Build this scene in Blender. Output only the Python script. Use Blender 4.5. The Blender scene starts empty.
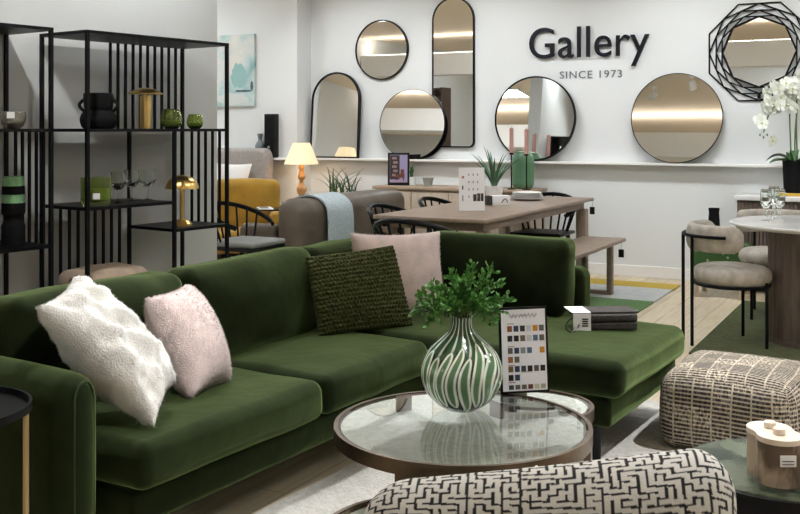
import bpy, bmesh, math, random
from mathutils import Vector, Matrix, noise
R = math.radians
PI = math.pi
rnd = random.Random(7)
sc = bpy.context.scene
COL = sc.collection

# ------------------------------------------------------------------ camera, world, light, exposure
F, HC, Y0 = 1000.0, 1.35, 129.0          # focal length in pixels, eye height, horizon row
cam = bpy.data.cameras.new('camera'); cam.sensor_width = 36; cam.lens = 45; cam.shift_y = -0.16
cam.clip_start = 0.05
co = bpy.data.objects.new('camera', cam); COL.objects.link(co)
co.location = (0, 0, HC); co.rotation_euler = (R(90), 0, 0)
sc.camera = co
w = bpy.data.worlds.new('world'); sc.world = w; w.use_nodes = True
w.node_tree.nodes['Background'].inputs[0].default_value = (0.9, 0.95, 1, 1)
w.node_tree.nodes['Background'].inputs[1].default_value = 0.25
vs = sc.view_settings
vs.view_transform = 'Standard'; vs.look = 'None'; vs.gamma = 1; vs.use_curve_mapping = False
vs.exposure = 0.12
PANEL_POWER = 22.0
FILL_STRIP_POWER = 9.0
WASH_POWER = 42.0
SPOT_POWER = 190.0

RZ = R(-27.76)                            # the room's own direction
U = Vector((math.cos(RZ), math.sin(RZ), 0)); N = Vector((-math.sin(RZ), math.cos(RZ), 0))
WB = 9.09                                 # main wall distance along N
CEIL = 3.1

def at(px, py, Y):
    return Vector(((px-400)/F*Y, Y, HC-(py-Y0)/F*Y))
def gp(px, py, z=0.0):
    Y = F*(HC-z)/(py-Y0); return Vector(((px-400)/F*Y, Y, z))
def onwall(px, py, off=0.0, wb=WB):
    a = (px-400)/F; Y = (wb-off)/(a*N.x+N.y); return at(px, py, Y)
def ab(a, b, z=0.0):
    p = U*a+N*b; return Vector((p.x, p.y, z))

# ------------------------------------------------------------------ materials
def mat(name, col, rough=.6, metal=0.0, var=0.0, vscale=8.0, bump=0.0, bscale=60.0, col2=None, sheen=0.0,
        trans=0.0, ior=1.45, emit=None, estr=1.0, coat=0.0, stretch=None, spec=None, sheen_tint=None, detail=4, ramp=(.35, .65)):
    m = bpy.data.materials.new(name); m.use_nodes = True
    nt = m.node_tree; b = nt.nodes['Principled BSDF']
    c = (*col, 1)
    b.inputs['Base Color'].default_value = c
    b.inputs['Roughness'].default_value = rough; b.inputs['Metallic'].default_value = metal
    b.inputs['IOR'].default_value = ior
    if spec is not None: b.inputs['Specular IOR Level'].default_value = spec
    if sheen:
        b.inputs['Sheen Weight'].default_value = sheen; b.inputs['Sheen Roughness'].default_value = .4
        if sheen_tint: b.inputs['Sheen Tint'].default_value = (*sheen_tint, 1)
    if trans: b.inputs['Transmission Weight'].default_value = trans
    if coat: b.inputs['Coat Weight'].default_value = coat; b.inputs['Coat Roughness'].default_value = .08
    if emit: b.inputs['Emission Color'].default_value = (*emit, 1); b.inputs['Emission Strength'].default_value = estr
    tc = mp = None
    if var or col2 or bump:
        tc = nt.nodes.new('ShaderNodeTexCoord'); mp = nt.nodes.new('ShaderNodeMapping')
        nt.links.new(tc.outputs['Object'], mp.inputs[0])
        if stretch: mp.inputs['Scale'].default_value = stretch
    if var or col2:
        n = nt.nodes.new('ShaderNodeTexNoise'); n.inputs['Scale'].default_value = vscale; n.inputs['Detail'].default_value = detail
        nt.links.new(mp.outputs[0], n.inputs[0])
        r = nt.nodes.new('ShaderNodeValToRGB'); nt.links.new(n.outputs[0], r.inputs[0])
        r.color_ramp.elements[0].position, r.color_ramp.elements[1].position = ramp
        k = 1-var
        r.color_ramp.elements[0].color = (col[0]*k, col[1]*k, col[2]*k, 1) if not col2 else (*col2, 1)
        k = 1+var
        r.color_ramp.elements[1].color = (min(1, col[0]*k), min(1, col[1]*k), min(1, col[2]*k), 1) if not col2 else c
        nt.links.new(r.outputs[0], b.inputs['Base Color'])
    if bump:
        n2 = nt.nodes.new('ShaderNodeTexNoise'); n2.inputs['Scale'].default_value = bscale; n2.inputs['Detail'].default_value = 3
        nt.links.new(mp.outputs[0], n2.inputs[0])
        bp = nt.nodes.new('ShaderNodeBump'); bp.inputs['Strength'].default_value = bump; bp.inputs['Distance'].default_value = .01
        nt.links.new(n2.outputs[0], bp.inputs['Height']); nt.links.new(bp.outputs[0], b.inputs['Normal'])
    return m

def attr_mat(name, layer, rough=.8, bump=0.0, bscale=200, coat=0.0):
    m = mat(name, (1, 1, 1), rough, bump=bump, bscale=bscale, coat=coat)
    a = m.node_tree.nodes.new('ShaderNodeVertexColor'); a.layer_name = layer
    m.node_tree.links.new(a.outputs[0], m.node_tree.nodes['Principled BSDF'].inputs['Base Color'])
    return m

M = {}
M['wall'] = mat('warm_white_paint', (.75, .775, .785), .85, bump=.03, bscale=300)
M['wall_grey'] = mat('grey_paint', (.47, .475, .465), .85, bump=.03, bscale=300)
M['trim'] = mat('white_gloss_paint', (.86, .85, .835), .45)
M['ceiling'] = mat('beige_ceiling_board', (.82, .70, .56), .9)
M['white'] = mat('white_card', (.86, .86, .87), .5)
M['paper'] = mat('printed_paper', (.86, .86, .95), .35)
M['black'] = mat('black_metal', (.004, .004, .005), .42, spec=.18)
M['blackwood'] = mat('black_stained_wood', (.007, .007, .008), .38, spec=.18, var=.2, vscale=20)
M['blackmatte'] = mat('matte_black_ceramic', (.006, .006, .007), .75, spec=.18, bump=.15, bscale=120)
M['blackpl'] = mat('black_plastic', (.007, .007, .008), .3, spec=.18)
M['navy'] = mat('navy_black_letters', (.008, .009, .015), .45, spec=.18)
M['velvet'] = mat('green_velvet', (.007, .011, .003), .9, var=.42, vscale=9, bump=.22, bscale=16, detail=6, ramp=(.3, .7), sheen=1.0, sheen_tint=(.33, .46, .18), spec=.1)
M['velvet_dark'] = mat('green_velvet_piping', (.02, .035, .008), .9)
M['knit'] = mat('moss_knit_yarn', (.048, .056, .014), .95, var=.3, vscale=90)
M['furwhite'] = mat('white_faux_fur', (.84, .83, .80), .95, var=.05, vscale=30, bump=.35, bscale=160, sheen=.3)
M['furpink'] = mat('blush_faux_fur', (.74, .62, .60), .95, var=.1, vscale=14, bump=.35, bscale=180, sheen=.3)
M['furback'] = mat('blush_velvet_back', (.72, .66, .61), .9)
M['bronze'] = mat('antique_bronze_metal', (.115, .085, .06), .36, metal=.9, var=.15, vscale=10)
M['brass'] = mat('brushed_brass', (.72, .50, .18), .28, metal=1)
M['brasspale'] = mat('pale_brass_tube', (.55, .43, .24), .35, metal=1)
M['glass'] = mat('clear_glass', (.93, .97, .95), .0, trans=1, ior=1.45)
M['tableglass'] = mat('table_glass', (.88, .95, .92), .0, trans=1, ior=1.5)
M['smokeglass'] = mat('smoked_glass', (.62, .60, .52), .05, trans=.85, var=.2, vscale=18)
M['greenglass'] = mat('green_glass', (.50, .60, .22), .03, trans=.93)
M['wax'] = mat('lime_candle_wax', (.50, .60, .18), .6)
M['mirror'] = mat('mirror_glass', (.94, .96, .95), .012, metal=1)
M['oak'] = mat('light_oak', (.40, .30, .22), .55, var=.14, vscale=6, stretch=(1, 9, 9), col2=(.33, .245, .175))
M['oakfront'] = mat('pale_oak_front', (.50, .41, .32), .6, col2=(.43, .35, .27), vscale=5, stretch=(8, 8, 1))
M['darkoak'] = mat('smoked_oak_slats', (.16, .12, .10), .6, col2=(.11, .085, .07), vscale=6, stretch=(8, 8, 1))
M['greytaupe'] = mat('taupe_wood_table', (.30, .225, .175), .5, col2=(.24, .18, .14), vscale=5, stretch=(9, 1, 9))
M['marblewhite'] = mat('white_marble', (.84, .83, .82), .2, col2=(.74, .73, .73), vscale=4, coat=.3)
M['marblegreen'] = mat('green_marble', (.085, .10, .065), .2, col2=(.012, .02, .012), vscale=9, coat=.0, spec=.25, ramp=(.42, .6), detail=8)
M['marblebeige'] = mat('beige_veined_marble', (.50, .39, .29), .3, col2=(.12, .08, .055), vscale=12, detail=5, ramp=(.45, .60), stretch=(1.2, 1.2, .6))
M['marblecap'] = mat('pale_marble_lid', (.74, .64, .54), .3, var=.1, vscale=9)
M['boucle'] = mat('greige_boucle', (.50, .46, .41), .95, col2=(.36, .325, .285), vscale=16, bump=.4, bscale=120)
M['brown'] = mat('brown_leather', (.105, .082, .062), .5, var=.2, vscale=5)
M['mustard'] = mat('mustard_velvet', (.42, .24, .028), .8, var=.15, vscale=6, sheen=.3)
M['greyfab'] = mat('grey_linen', (.36, .33, .31), .9, bump=.2, bscale=150, var=.08, vscale=30)
M['greyseat'] = mat('grey_seat_pad', (.23, .235, .225), .8, var=.06)
M['bluethrow'] = mat('pale_blue_woven_throw', (.50, .57, .60), .95, col2=(.36, .43, .47), vscale=70, bump=.5, bscale=140)
M['beigethrow'] = mat('beige_folded_throw', (.44, .34, .26), .95, var=.12, vscale=14, bump=.25, bscale=90)
M['linen'] = mat('white_linen', (.80, .79, .78), .9)
M['leaf'] = mat('bright_green_leaf', (.075, .215, .038), .55, var=.35, vscale=40)
M['leafdark'] = mat('dark_green_leaf', (.035, .10, .03), .45, var=.3, vscale=20)
M['aloe'] = mat('aloe_leaf', (.06, .14, .075), .45, var=.3, vscale=16)
M['stem'] = mat('green_stem', (.10, .16, .04), .6)
M['petal'] = mat('white_orchid_petal', (.82, .85, .78), .6)
M['bud'] = mat('green_orchid_bud', (.12, .22, .05), .6)
M['sage'] = mat('sage_green_ceramic', (.09, .20, .11), .3, var=.1, vscale=6, coat=.3)
M['greycer'] = mat('grey_ceramic_pot', (.27, .28, .25), .7)
M['palepot'] = mat('pale_grey_pot', (.62, .66, .66), .6)
M['plate'] = mat('off_white_stoneware', (.72, .71, .70), .3)
M['mintstripe'] = mat('mint_green_glaze', (.20, .42, .21), .5, var=.2, vscale=30)
M['candle'] = mat('dusty_pink_wax', (.45, .25, .22), .6)
M['wood_lamp'] = mat('turned_pale_wood', (.55, .32, .13), .5, var=.1, vscale=14)
M['darkcloth'] = mat('charcoal_fabric_swatches', (.045, .04, .038), .9, var=.3, vscale=60)
M['bluegrey'] = mat('blue_grey_glaze', (.16, .19, .21), .4)
M['speck'] = None
M['book'] = mat('yellow_book_cover', (.65, .42, .05), .5)
M['walnut'] = mat('dark_walnut', (.07, .042, .026), .55, col2=(.045, .026, .016), vscale=6, stretch=(1, 8, 8))
M['lamp_lit'] = mat('lit_lamp_shade', (.85, .72, .5), .8, emit=(1, .74, .42), estr=.45)
M['cove'] = mat('added_glow_strip', (.9, .9, .9), .6, emit=(1, .96, .9), estr=FILL_STRIP_POWER)
M['diffuser'] = mat('lit_panel', (.9, .9, .9), .6, emit=(.955, 1, 1.035), estr=PANEL_POWER)

def speck_mat():
    m = mat('green_fabric_white_specks', (.05, .11, .03), .9); nt = m.node_tree; b = nt.nodes['Principled BSDF']
    tc = nt.nodes.new('ShaderNodeTexCoord'); v = nt.nodes.new('ShaderNodeTexVoronoi'); v.inputs['Scale'].default_value = 26
    nt.links.new(tc.outputs['Object'], v.inputs[0]); r = nt.nodes.new('ShaderNodeValToRGB'); nt.links.new(v.outputs['Distance'], r.inputs[0])
    r.color_ramp.elements[0].color = (.35, .4, .28, 1); r.color_ramp.elements[0].position = .22
    r.color_ramp.elements[1].color = (.04, .10, .025, 1); r.color_ramp.elements[1].position = .3
    nt.links.new(r.outputs[0], b.inputs['Base Color']); return m
M['speck'] = speck_mat()

def floor_mat():
    m = mat('pale_oak_planks', (.6, .5, .38), .42); nt = m.node_tree; b = nt.nodes['Principled BSDF']
    tc = nt.nodes.new('ShaderNodeTexCoord'); mp = nt.nodes.new('ShaderNodeMapping'); mp.inputs['Rotation'].default_value = (0, 0, R(90))
    nt.links.new(tc.outputs['Object'], mp.inputs[0])
    br = nt.nodes.new('ShaderNodeTexBrick'); nt.links.new(mp.outputs[0], br.inputs[0])
    br.inputs['Color1'].default_value = (.72, .62, .45, 1); br.inputs['Color2'].default_value = (.60, .50, .36, 1)
    br.inputs['Mortar'].default_value = (.36, .27, .19, 1); br.inputs['Scale'].default_value = 1
    br.inputs['Brick Width'].default_value = 1.3; br.inputs['Row Height'].default_value = .14; br.inputs['Mortar Size'].default_value = .002
    br.offset = .37
    mp2 = nt.nodes.new('ShaderNodeMapping'); mp2.inputs['Scale'].default_value = (14, 1.2, 1)
    nt.links.new(tc.outputs['Object'], mp2.inputs[0])
    n = nt.nodes.new('ShaderNodeTexNoise'); n.inputs['Scale'].default_value = 3; n.inputs['Detail'].default_value = 5
    nt.links.new(mp2.outputs[0], n.inputs[0])
    mx = nt.nodes.new('ShaderNodeMixRGB'); mx.blend_type = 'OVERLAY'; mx.inputs[0].default_value = .45
    nt.links.new(br.outputs[0], mx.inputs[1]); nt.links.new(n.outputs[0], mx.inputs[2]); nt.links.new(mx.outputs[0], b.inputs['Base Color'])
    return m
M['floor'] = floor_mat()

def rug_mat(name, c1, c2, sc_=60):
    return mat(name, c1, .97, col2=c2, vscale=sc_, bump=.8, bscale=90, sheen=.2)
M['rugcream'] = rug_mat('cream_shag', (.66, .64, .60), (.54, .52, .48), 45)
M['ruggreen'] = rug_mat('olive_green_pile', (.075, .095, .018), (.038, .055, .010), 16)
M['rugyellow'] = rug_mat('yellow_pile', (.66, .47, .05), (.58, .41, .04), 50)
M['rugblue'] = rug_mat('pale_blue_grey_pile', (.60, .63, .63), (.52, .55, .56), 12)
M['rugleaf'] = rug_mat('leaf_green_pile', (.12, .26, .08), (.09, .2, .06), 40)

# ------------------------------------------------------------------ mesh helpers
class MB:
    def __init__(s): s.v = []; s.f = []; s.m = []; s.uv = []; s.keep = False
    def add(s, vf, mi=0, X=None, uv=None):
        v, f = vf[0], vf[1]; o = len(s.v)
        s.v += [tuple(X @ Vector(p)) if X is not None else tuple(p) for p in v]
        s.f += [tuple(i+o for i in q) for q in f]; s.m += [mi]*len(f)
        u = uv or (vf[2] if len(vf) > 2 else None)
        s.uv += u if u else [[(0, 0)]*len(q) for q in f]
        return s
    def mesh(s, name, mats, smooth=40):
        me = bpy.data.meshes.new(name); me.from_pydata(s.v, [], s.f); me.update()
        for m_ in (mats if isinstance(mats, (list, tuple)) else [mats]): me.materials.append(m_)
        me.polygons.foreach_set('material_index', s.m)
        ul = me.uv_layers.new(name='uv'); flat = []
        for q in s.uv:
            for c in q: flat += [c[0], c[1]]
        ul.data.foreach_set('uv', flat)
        if not s.keep: bm = bmesh.new(); bm.from_mesh(me); bmesh.ops.recalc_face_normals(bm, faces=bm.faces); bm.to_mesh(me); bm.free()
        if smooth:
            me.polygons.foreach_set('use_smooth', [True]*len(me.polygons)); me.set_sharp_from_angle(angle=R(smooth))
        return me

def obj(name, mb, mats, parent=None, smooth=40, loc=None, rot=None):
    me = mb.mesh(name, mats, smooth) if isinstance(mb, MB) else mb
    o = bpy.data.objects.new(name, me); COL.objects.link(o)
    if parent: o.parent = parent
    if loc is not None: o.location = loc
    if rot is not None: o.rotation_euler = rot
    return o
def tag(o, label, cat, group=None, kind=None):
    o['label'] = label; o['category'] = cat
    if group: o['group'] = group
    if kind: o['kind'] = kind
    return o
def thing(name, label, cat, loc=(0, 0, 0), rz=0.0, group=None, rx=0.0):
    o = bpy.data.objects.new(name, None); COL.objects.link(o); o.empty_display_size = .1
    o.location = loc; o.rotation_euler = (rx, 0, rz)
    return tag(o, label, cat, group)
def struct(name, mb, m, loc=None, rz=None, smooth=0, parent=None):
    o = obj(name, mb, m, parent, smooth, loc, (0, 0, rz) if rz is not None else None)
    if not parent: o['kind'] = 'structure'
    return o
def dup(root, loc, rz, label, group=None):
    r = root.copy(); COL.objects.link(r); r.location = loc; r.rotation_euler = (root.rotation_euler.x, 0, rz); r['label'] = label
    if group: r['group'] = group
    for ch in list(root.children):
        c = ch.copy(); COL.objects.link(c); c.parent = r
        for g in list(ch.children):
            d = g.copy(); COL.objects.link(d); d.parent = c
    return r
def L(p): return Matrix.Translation(Vector(p))
def RX(a): return Matrix.Rotation(a, 4, 'X')
def RY(a): return Matrix.Rotation(a, 4, 'Y')
def RZm(a): return Matrix.Rotation(a, 4, 'Z')

def box(x0, x1, y0, y1, z0, z1):
    v = [(x0, y0, z0), (x1, y0, z0), (x1, y1, z0), (x0, y1, z0), (x0, y0, z1), (x1, y0, z1), (x1, y1, z1), (x0, y1, z1)]
    return v, [(0, 3, 2, 1), (4, 5, 6, 7), (0, 1, 5, 4), (1, 2, 6, 5), (2, 3, 7, 6), (3, 0, 4, 7)]
def softbox(x0, x1, y0, y1, z0, z1, r=.02, k=3, n=2, bulge=(0, 0, 0), nz=0.0, nscale=4.0, fn=None, seed=0.0):
    h = ((x1-x0)/2, (y1-y0)/2, (z1-z0)/2); c = ((x0+x1)/2, (y0+y1)/2, (z0+z1)/2); r = min(r, min(h)*.98)
    def ax(hh):
        e = [hh-r*i/k for i in range(k+1)]; inn = hh-r
        mid = [-inn+2*inn*i/n for i in range(1, n)]
        return [-q for q in e] + mid + e[::-1]
    nn_ = n if isinstance(n, tuple) else (n, n, n)
    def ax_(i):
        nonlocal n
        n = nn_[i]; return ax(h[i])
    A = [ax_(i) for i in range(3)]; V = []; key = {}; Fc = []; UV = []
    def vert(p):
        kk = (round(p[0], 6), round(p[1], 6), round(p[2], 6))
        if kk in key: return key[kk]
        inn = [max(-(h[i]-r), min(h[i]-r, p[i])) for i in range(3)]
        d = Vector([p[i]-inn[i] for i in range(3)]); q = Vector(inn)+d.normalized()*r if d.length > 1e-9 else Vector(p)
        t = [q[i]/h[i] for i in range(3)]
        q = Vector([q[i]+bulge[i]*t[i]*(1-t[(i+1) % 3]**2)*(1-t[(i+2) % 3]**2) for i in range(3)])
        if nz:
            nv = noise.noise_vector(Vector((q+Vector(c)+Vector((seed, seed*1.7, 0)))*nscale)); q += nv*nz
        if fn: q = fn(q, t)
        key[kk] = len(V); V.append(tuple(q+Vector(c))); return key[kk]
    for a in range(3):
        b_, c_ = (a+1) % 3, (a+2) % 3
        for sgn in (-1, 1):
            for i in range(len(A[b_])-1):
                for j in range(len(A[c_])-1):
                    q = []; uv = []
                    for (ii, jj) in ((i, j), (i+1, j), (i+1, j+1), (i, j+1)):
                        p = [0, 0, 0]; p[a] = sgn*h[a]; p[b_] = A[b_][ii]; p[c_] = A[c_][jj]
                        q.append(vert(p))
                        uv.append((p[b_]+a*1.37+sgn, p[c_]+a*.7) if a != 1 else (p[c_]+5.1+sgn*.3, p[b_]+.2))
                    if len(set(q)) < 3: continue
                    if len(set(q)) < 4: continue
                    if sgn < 0: q.reverse(); uv.reverse()
                    # u always horizontal: for x faces b=y,c=z ; y faces b=z,c=x (swapped) ; z faces b=x,c=y
                    Fc.append(tuple(q)); UV.append(uv)
    return V, Fc, UV
def lathe(prof, seg=28, X=None, cap=True, sx=1.0, sy=1.0):
    v = []; f = []; rings = []
    for (r, z) in prof:
        if r < 1e-6: rings.append([len(v)]); v.append((0, 0, z))
        else:
            rings.append(list(range(len(v), len(v)+seg)))
            v += [(r*sx*math.cos(2*PI*i/seg), r*sy*math.sin(2*PI*i/seg), z) for i in range(seg)]
    for a, b in zip(rings, rings[1:]):
        for i in range(seg):
            j = (i+1) % seg
            if len(a) == 1 and len(b) == 1: continue
            if len(a) == 1: f.append((a[0], b[j], b[i]))
            elif len(b) == 1: f.append((a[i], a[j], b[0]))
            else: f.append((a[i], a[j], b[j], b[i]))
    if cap:
        if len(rings[0]) > 1: f.append(tuple(reversed(rings[0])))
        if len(rings[-1]) > 1: f.append(tuple(rings[-1]))
    if X is not None: v = [tuple(X @ Vector(p)) for p in v]
    return v, f
def cyl(r, z0, z1, c=(0, 0), seg=20): return lathe([(r, z0), (r, z1)], seg, L((c[0], c[1], 0)))
def tube(pts, r, seg=8, closed=False, flat=None):
    P = [Vector(p) for p in pts]; n = len(P); v = []; f = []
    rr = r if isinstance(r, (list, tuple)) else [r]*n
    T = []
    for i in range(n):
        if closed: t = P[(i+1) % n]-P[i-1]
        else: t = P[min(i+1, n-1)]-P[max(i-1, 0)]
        T.append(t.normalized())
    a = Vector((0, 0, 1)) if abs(T[0].z) < .9 else Vector((1, 0, 0))
    nrm = (a-T[0]*a.dot(T[0])).normalized()
    for i in range(n):
        nrm = (nrm-T[i]*nrm.dot(T[i])); nrm.normalize(); bn = T[i].cross(nrm)
        fl = flat or (1, 1)
        v += [tuple(P[i]+rr[i]*(fl[0]*math.cos(2*PI*k/seg+PI/seg)*nrm+fl[1]*math.sin(2*PI*k/seg+PI/seg)*bn)) for k in range(seg)]
    for i in range(n if closed else n-1):
        o, q = i*seg, ((i+1) % n)*seg
        for k in range(seg): f.append((o+k, o+(k+1) % seg, q+(k+1) % seg, q+k))
    if not closed: f.append(tuple(range(seg))[::-1]); f.append(tuple(range((n-1)*seg, n*seg)))
    return v, f
def prism(poly, z0, z1):
    n = len(poly); v = [(x, y, z0) for x, y in poly]+[(x, y, z1) for x, y in poly]
    return v, [tuple(range(n))[::-1], tuple(range(n, 2*n))]+[(i, (i+1) % n, n+(i+1) % n, n+i) for i in range(n)]
def bez(a, b, c, n=10):
    a, b, c = Vector(a), Vector(b), Vector(c)
    return [a*(1-t)**2+b*2*t*(1-t)+c*t*t for t in [i/n for i in range(n+1)]]
def blade(pts, wid, up=(0, 0, 1), fold=.25):
    """a long leaf: strip along pts, half width wid(t), slightly folded, with thickness"""
    n = len(pts); v = []; f = []
    for i, p in enumerate(pts):
        t = i/(n-1); d = (Vector(pts[min(i+1, n-1)])-Vector(pts[max(i-1, 0)])).normalized()
        s = d.cross(Vector(up)); s = s.normalized() if s.length > 1e-4 else Vector((1, 0, 0)); nn = s.cross(d)
        ww = max(wid(t), .0004); p = Vector(p)
        v += [tuple(p-s*ww+nn*ww*fold), tuple(p-nn*ww*.1), tuple(p+s*ww+nn*ww*fold), tuple(p-nn*ww*.35)]
    for i in range(n-1):
        o = 4*i
        for k in range(4): f.append((o+k, o+(k+1) % 4, o+4+(k+1) % 4, o+4+k))
    return v, f
def pillow(c00, c10, c11, c01, T, n=28, pull=.07, fn=None, e=.42):
    """a stuffed cushion whose four corners are given; front is the side of (c10-c00)x(c01-c00)"""
    C = [Vector(q) for q in (c00, c10, c11, c01)]; nrm = (C[1]-C[0]).cross(C[3]-C[0]).normalized()
    V = []; Fc = []; idx = {}
    for s in (1, -1):
        for i in range(n+1):
            for j in range(n+1):
                u, v = -1+2*i/n, -1+2*j/n
                edge = i in (0, n) or j in (0, n)
                if s < 0 and edge: idx[s, i, j] = idx[1, i, j]; continue
                uu = u*(1-pull*(1-v*v)); vv = v*(1-pull*(1-u*u)); a, b = (uu+1)/2, (vv+1)/2
                p = C[0]*(1-a)*(1-b)+C[1]*a*(1-b)+C[2]*a*b+C[3]*(1-a)*b
                hgt = T*max(0, (1-u*u)*(1-v*v))**e
                if fn: hgt += fn(u, v, s)*(0 if edge else 1)
                idx[s, i, j] = len(V); V.append(tuple(p+nrm*hgt*s))
        for i in range(n):
            for j in range(n):
                q = (idx[s, i, j], idx[s, i+1, j], idx[s, i+1, j+1], idx[s, i, j+1]); Fc.append(q if s > 0 else q[::-1])
    return V, Fc
def fur(vf, count, ln, wd, r, grav=.2, keep=None):
    V, Fc = vf[0], vf[1]; v = []; f = []
    fs = [q for q in Fc]
    A = []
    for q in fs:
        p = [Vector(V[i]) for i in q]; A.append((p[1]-p[0]).cross(p[2]-p[0]).length)
    ch = r.choices(range(len(fs)), weights=A, k=count)
    for i in ch:
        p = [Vector(V[k]) for k in fs[i]]; a, b = r.random(), r.random()
        o = p[0]*(1-a)*(1-b)+p[1]*a*(1-b)+p[2]*a*b+p[-1]*(1-a)*b if len(p) == 4 else p[0]
        nn = (p[1]-p[0]).cross(p[2]-p[0]).normalized()
        tn = Vector((r.uniform(-1, 1), r.uniform(-1, 1), r.uniform(-1, 1)-grav*3)); tn -= nn*tn.dot(nn); tn.normalize()
        d = (nn*.55+tn*.85).normalized()*ln*r.uniform(.6, 1.2)
        s = d.cross(nn).normalized()*wd
        if s.cross(d).dot(nn) < 0: s = -s
        k = len(v); v += [tuple(o-s-nn*.001), tuple(o+s-nn*.001), tuple(o+d)]; f.append((k, k+1, k+2))
    return v, f
def rect_face(x0, x1, z0, z1, y): return [(x0, y, z0), (x1, y, z0), (x1, y, z1), (x0, y, z1)], [(0, 1, 2, 3)]
def text_mesh(txt, size, extrude, offset=0.0, spacing=1.0):
    cu = bpy.data.curves.new('txt', 'FONT'); cu.body = txt; cu.size = size; cu.extrude = extrude; cu.offset = offset
    cu.space_character = spacing; cu.resolution_u = 6
    o = bpy.data.objects.new('txt', cu); COL.objects.link(o)
    dg = bpy.context.evaluated_depsgraph_get(); me = bpy.data.meshes.new_from_object(o.evaluated_get(dg))
    bpy.data.objects.remove(o); bpy.data.curves.remove(cu); return me

# ------------------------------------------------------------------ the setting
AL, AR, BN = -9.6, 5.2, -5.0
CA = (onwall(311, 150)).dot(U)            # where the main wall steps forward on the left
mb = MB(); mb.add(box(AL, AR, BN, WB, -.05, 0)); fl = struct('floor', mb, M['floor'], rz=RZ)
mb = MB(); mb.add(box(AL, AR, BN, WB, CEIL, CEIL+.05)); struct('ceiling', mb, M['ceiling'], rz=RZ)
mb = MB(); mb.add(box(CA, AR, WB, WB+.15, -.05, CEIL+.05)); struct('wall_back', mb, M['wall'], rz=RZ)
mb = MB(); mb.add(box(AL-.15, CA, WB-.27, WB+.15, -.05, CEIL+.05)); struct('wall_back_left', mb, M['wall'], rz=RZ)
mb = MB(); mb.add(box(AL-.15, AL, BN-.15, WB-.27, -.05, CEIL+.05)); struct('wall_left', mb, M['wall'], rz=RZ)
mb = MB(); mb.add(box(AR, AR+.15, BN-.15, WB+.15, -.05, CEIL+.05)); struct('wall_right', mb, M['wall'], rz=RZ)
mb = MB(); mb.add(box(AL, AR, BN-.15, BN, -.05, CEIL+.05)); struct('wall_front', mb, M['wall'], rz=RZ)
LZ = 1.045
mb = MB(); mb.add(softbox(CA+.005, AR, WB-.115, WB, LZ-.022, LZ, .004, 1, 1)); struct('trim_1', mb, M['trim'], rz=RZ)
mb = MB(); mb.add(softbox(AL, CA-.004, WB-.27-.115, WB-.27, LZ-.022, LZ, .004, 1, 1)); struct('trim_2', mb, M['trim'], rz=RZ)
mb = MB(); mb.add(softbox(CA+.005, AR, WB-.018, WB, 0, .105, .005, 1, 1)); struct('baseboard_back', mb, M['trim'], rz=RZ)
mb = MB(); mb.add(softbox(AL, CA-.004, WB-.288, WB-.27, 0, .105, .005, 1, 1)); struct('baseboard_back_left', mb, M['trim'], rz=RZ)
# dropped beam over the opposite side, seen in the mirrors
mb = MB(); mb.add(box(AL, AR, 1.0, 1.5, 2.35, 2.75)); struct('trim_3', mb, M['trim'], rz=RZ)
mb = MB(); mb.add(box(AL+.1, AR-.1, 1.18, 1.32, 2.75, 2.77)); o = obj('added_fill_strip', mb, M['cove'], None, 0, None, (0, 0, RZ)); tag(o, 'long added glowing strip on top of the dropped beam to brighten the ceiling', 'added fill light')  # made-up fill strip, brightens the ceiling that the mirrors reflect
# grey partition behind the shelf units
SH_A = R(54.6)
SX = Vector((math.cos(SH_A), math.sin(SH_A), 0)); SY = Vector((-SX.y, SX.x, 0))
SP0 = at(87, 29.5, 5.6); SH_H = SP0.z; SP0 = Vector((SP0.x, SP0.y, 0))
aa = (217-400)/F; t_end = 0
pw = SP0+SY*.50
t_end = (aa*pw.y-pw.x)/(SX.x-aa*SX.y)
mb = MB(); mb.add(box(-5.0, t_end, .50, .66, -.05, CEIL)); struct('wall_partition', mb, M['wall_grey'], SP0, SH_A)
mb = MB(); mb.add(softbox(-5.0, t_end, .486, .50, 0, .1, .004, 1, 1)); struct('baseboard_partition', mb, M['trim'], SP0, SH_A)

# ------------------------------------------------------------------ ceiling lights
def ceiling_panel(a, b, label, first=[None]):
    p = ab(a, b, CEIL)
    if first[0] is None:
        t = thing('ceiling_light', label, 'ceiling light', p, RZ, 'square ceiling light panels')
        mb = MB(); mb.add(box(-.31, .31, -.31, -.29, -.03, 0)); mb.add(box(-.31, .31, .29, .31, -.03, 0))
        mb.add(box(-.31, -.29, -.29, .29, -.03, 0)); mb.add(box(.29, .31, -.29, .29, -.03, 0)); obj('frame', mb, M['trim'], t, 0)
        mb = MB(); mb.add(box(-.29, .29, -.29, .29, -.02, -.005)); obj('diffuser', mb, M['diffuser'], t, 0); first[0] = t
    else: dup(first[0], p, RZ, label)
PANELS = [(-6.9, 7.4), (-4.2, 7.5), (-1.6, 7.5), (1.2, 7.5), (-4.2, 5.0), (-1.6, 5.0), (1.2, 5.0), (3.6, 6.5), (-7.5, 4.4), (-8.0, -1.5), (-5.5, -3.4), (-2.5, -3.6), (1.0, -3.6), (-8.2, 8.3), (-6.2, 2.6)]  # panels behind the camera and partition are added to brighten the mirror reflections
for a, b in PANELS: ceiling_panel(a, b, 'square white lit panel set flush in the beige ceiling')
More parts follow.
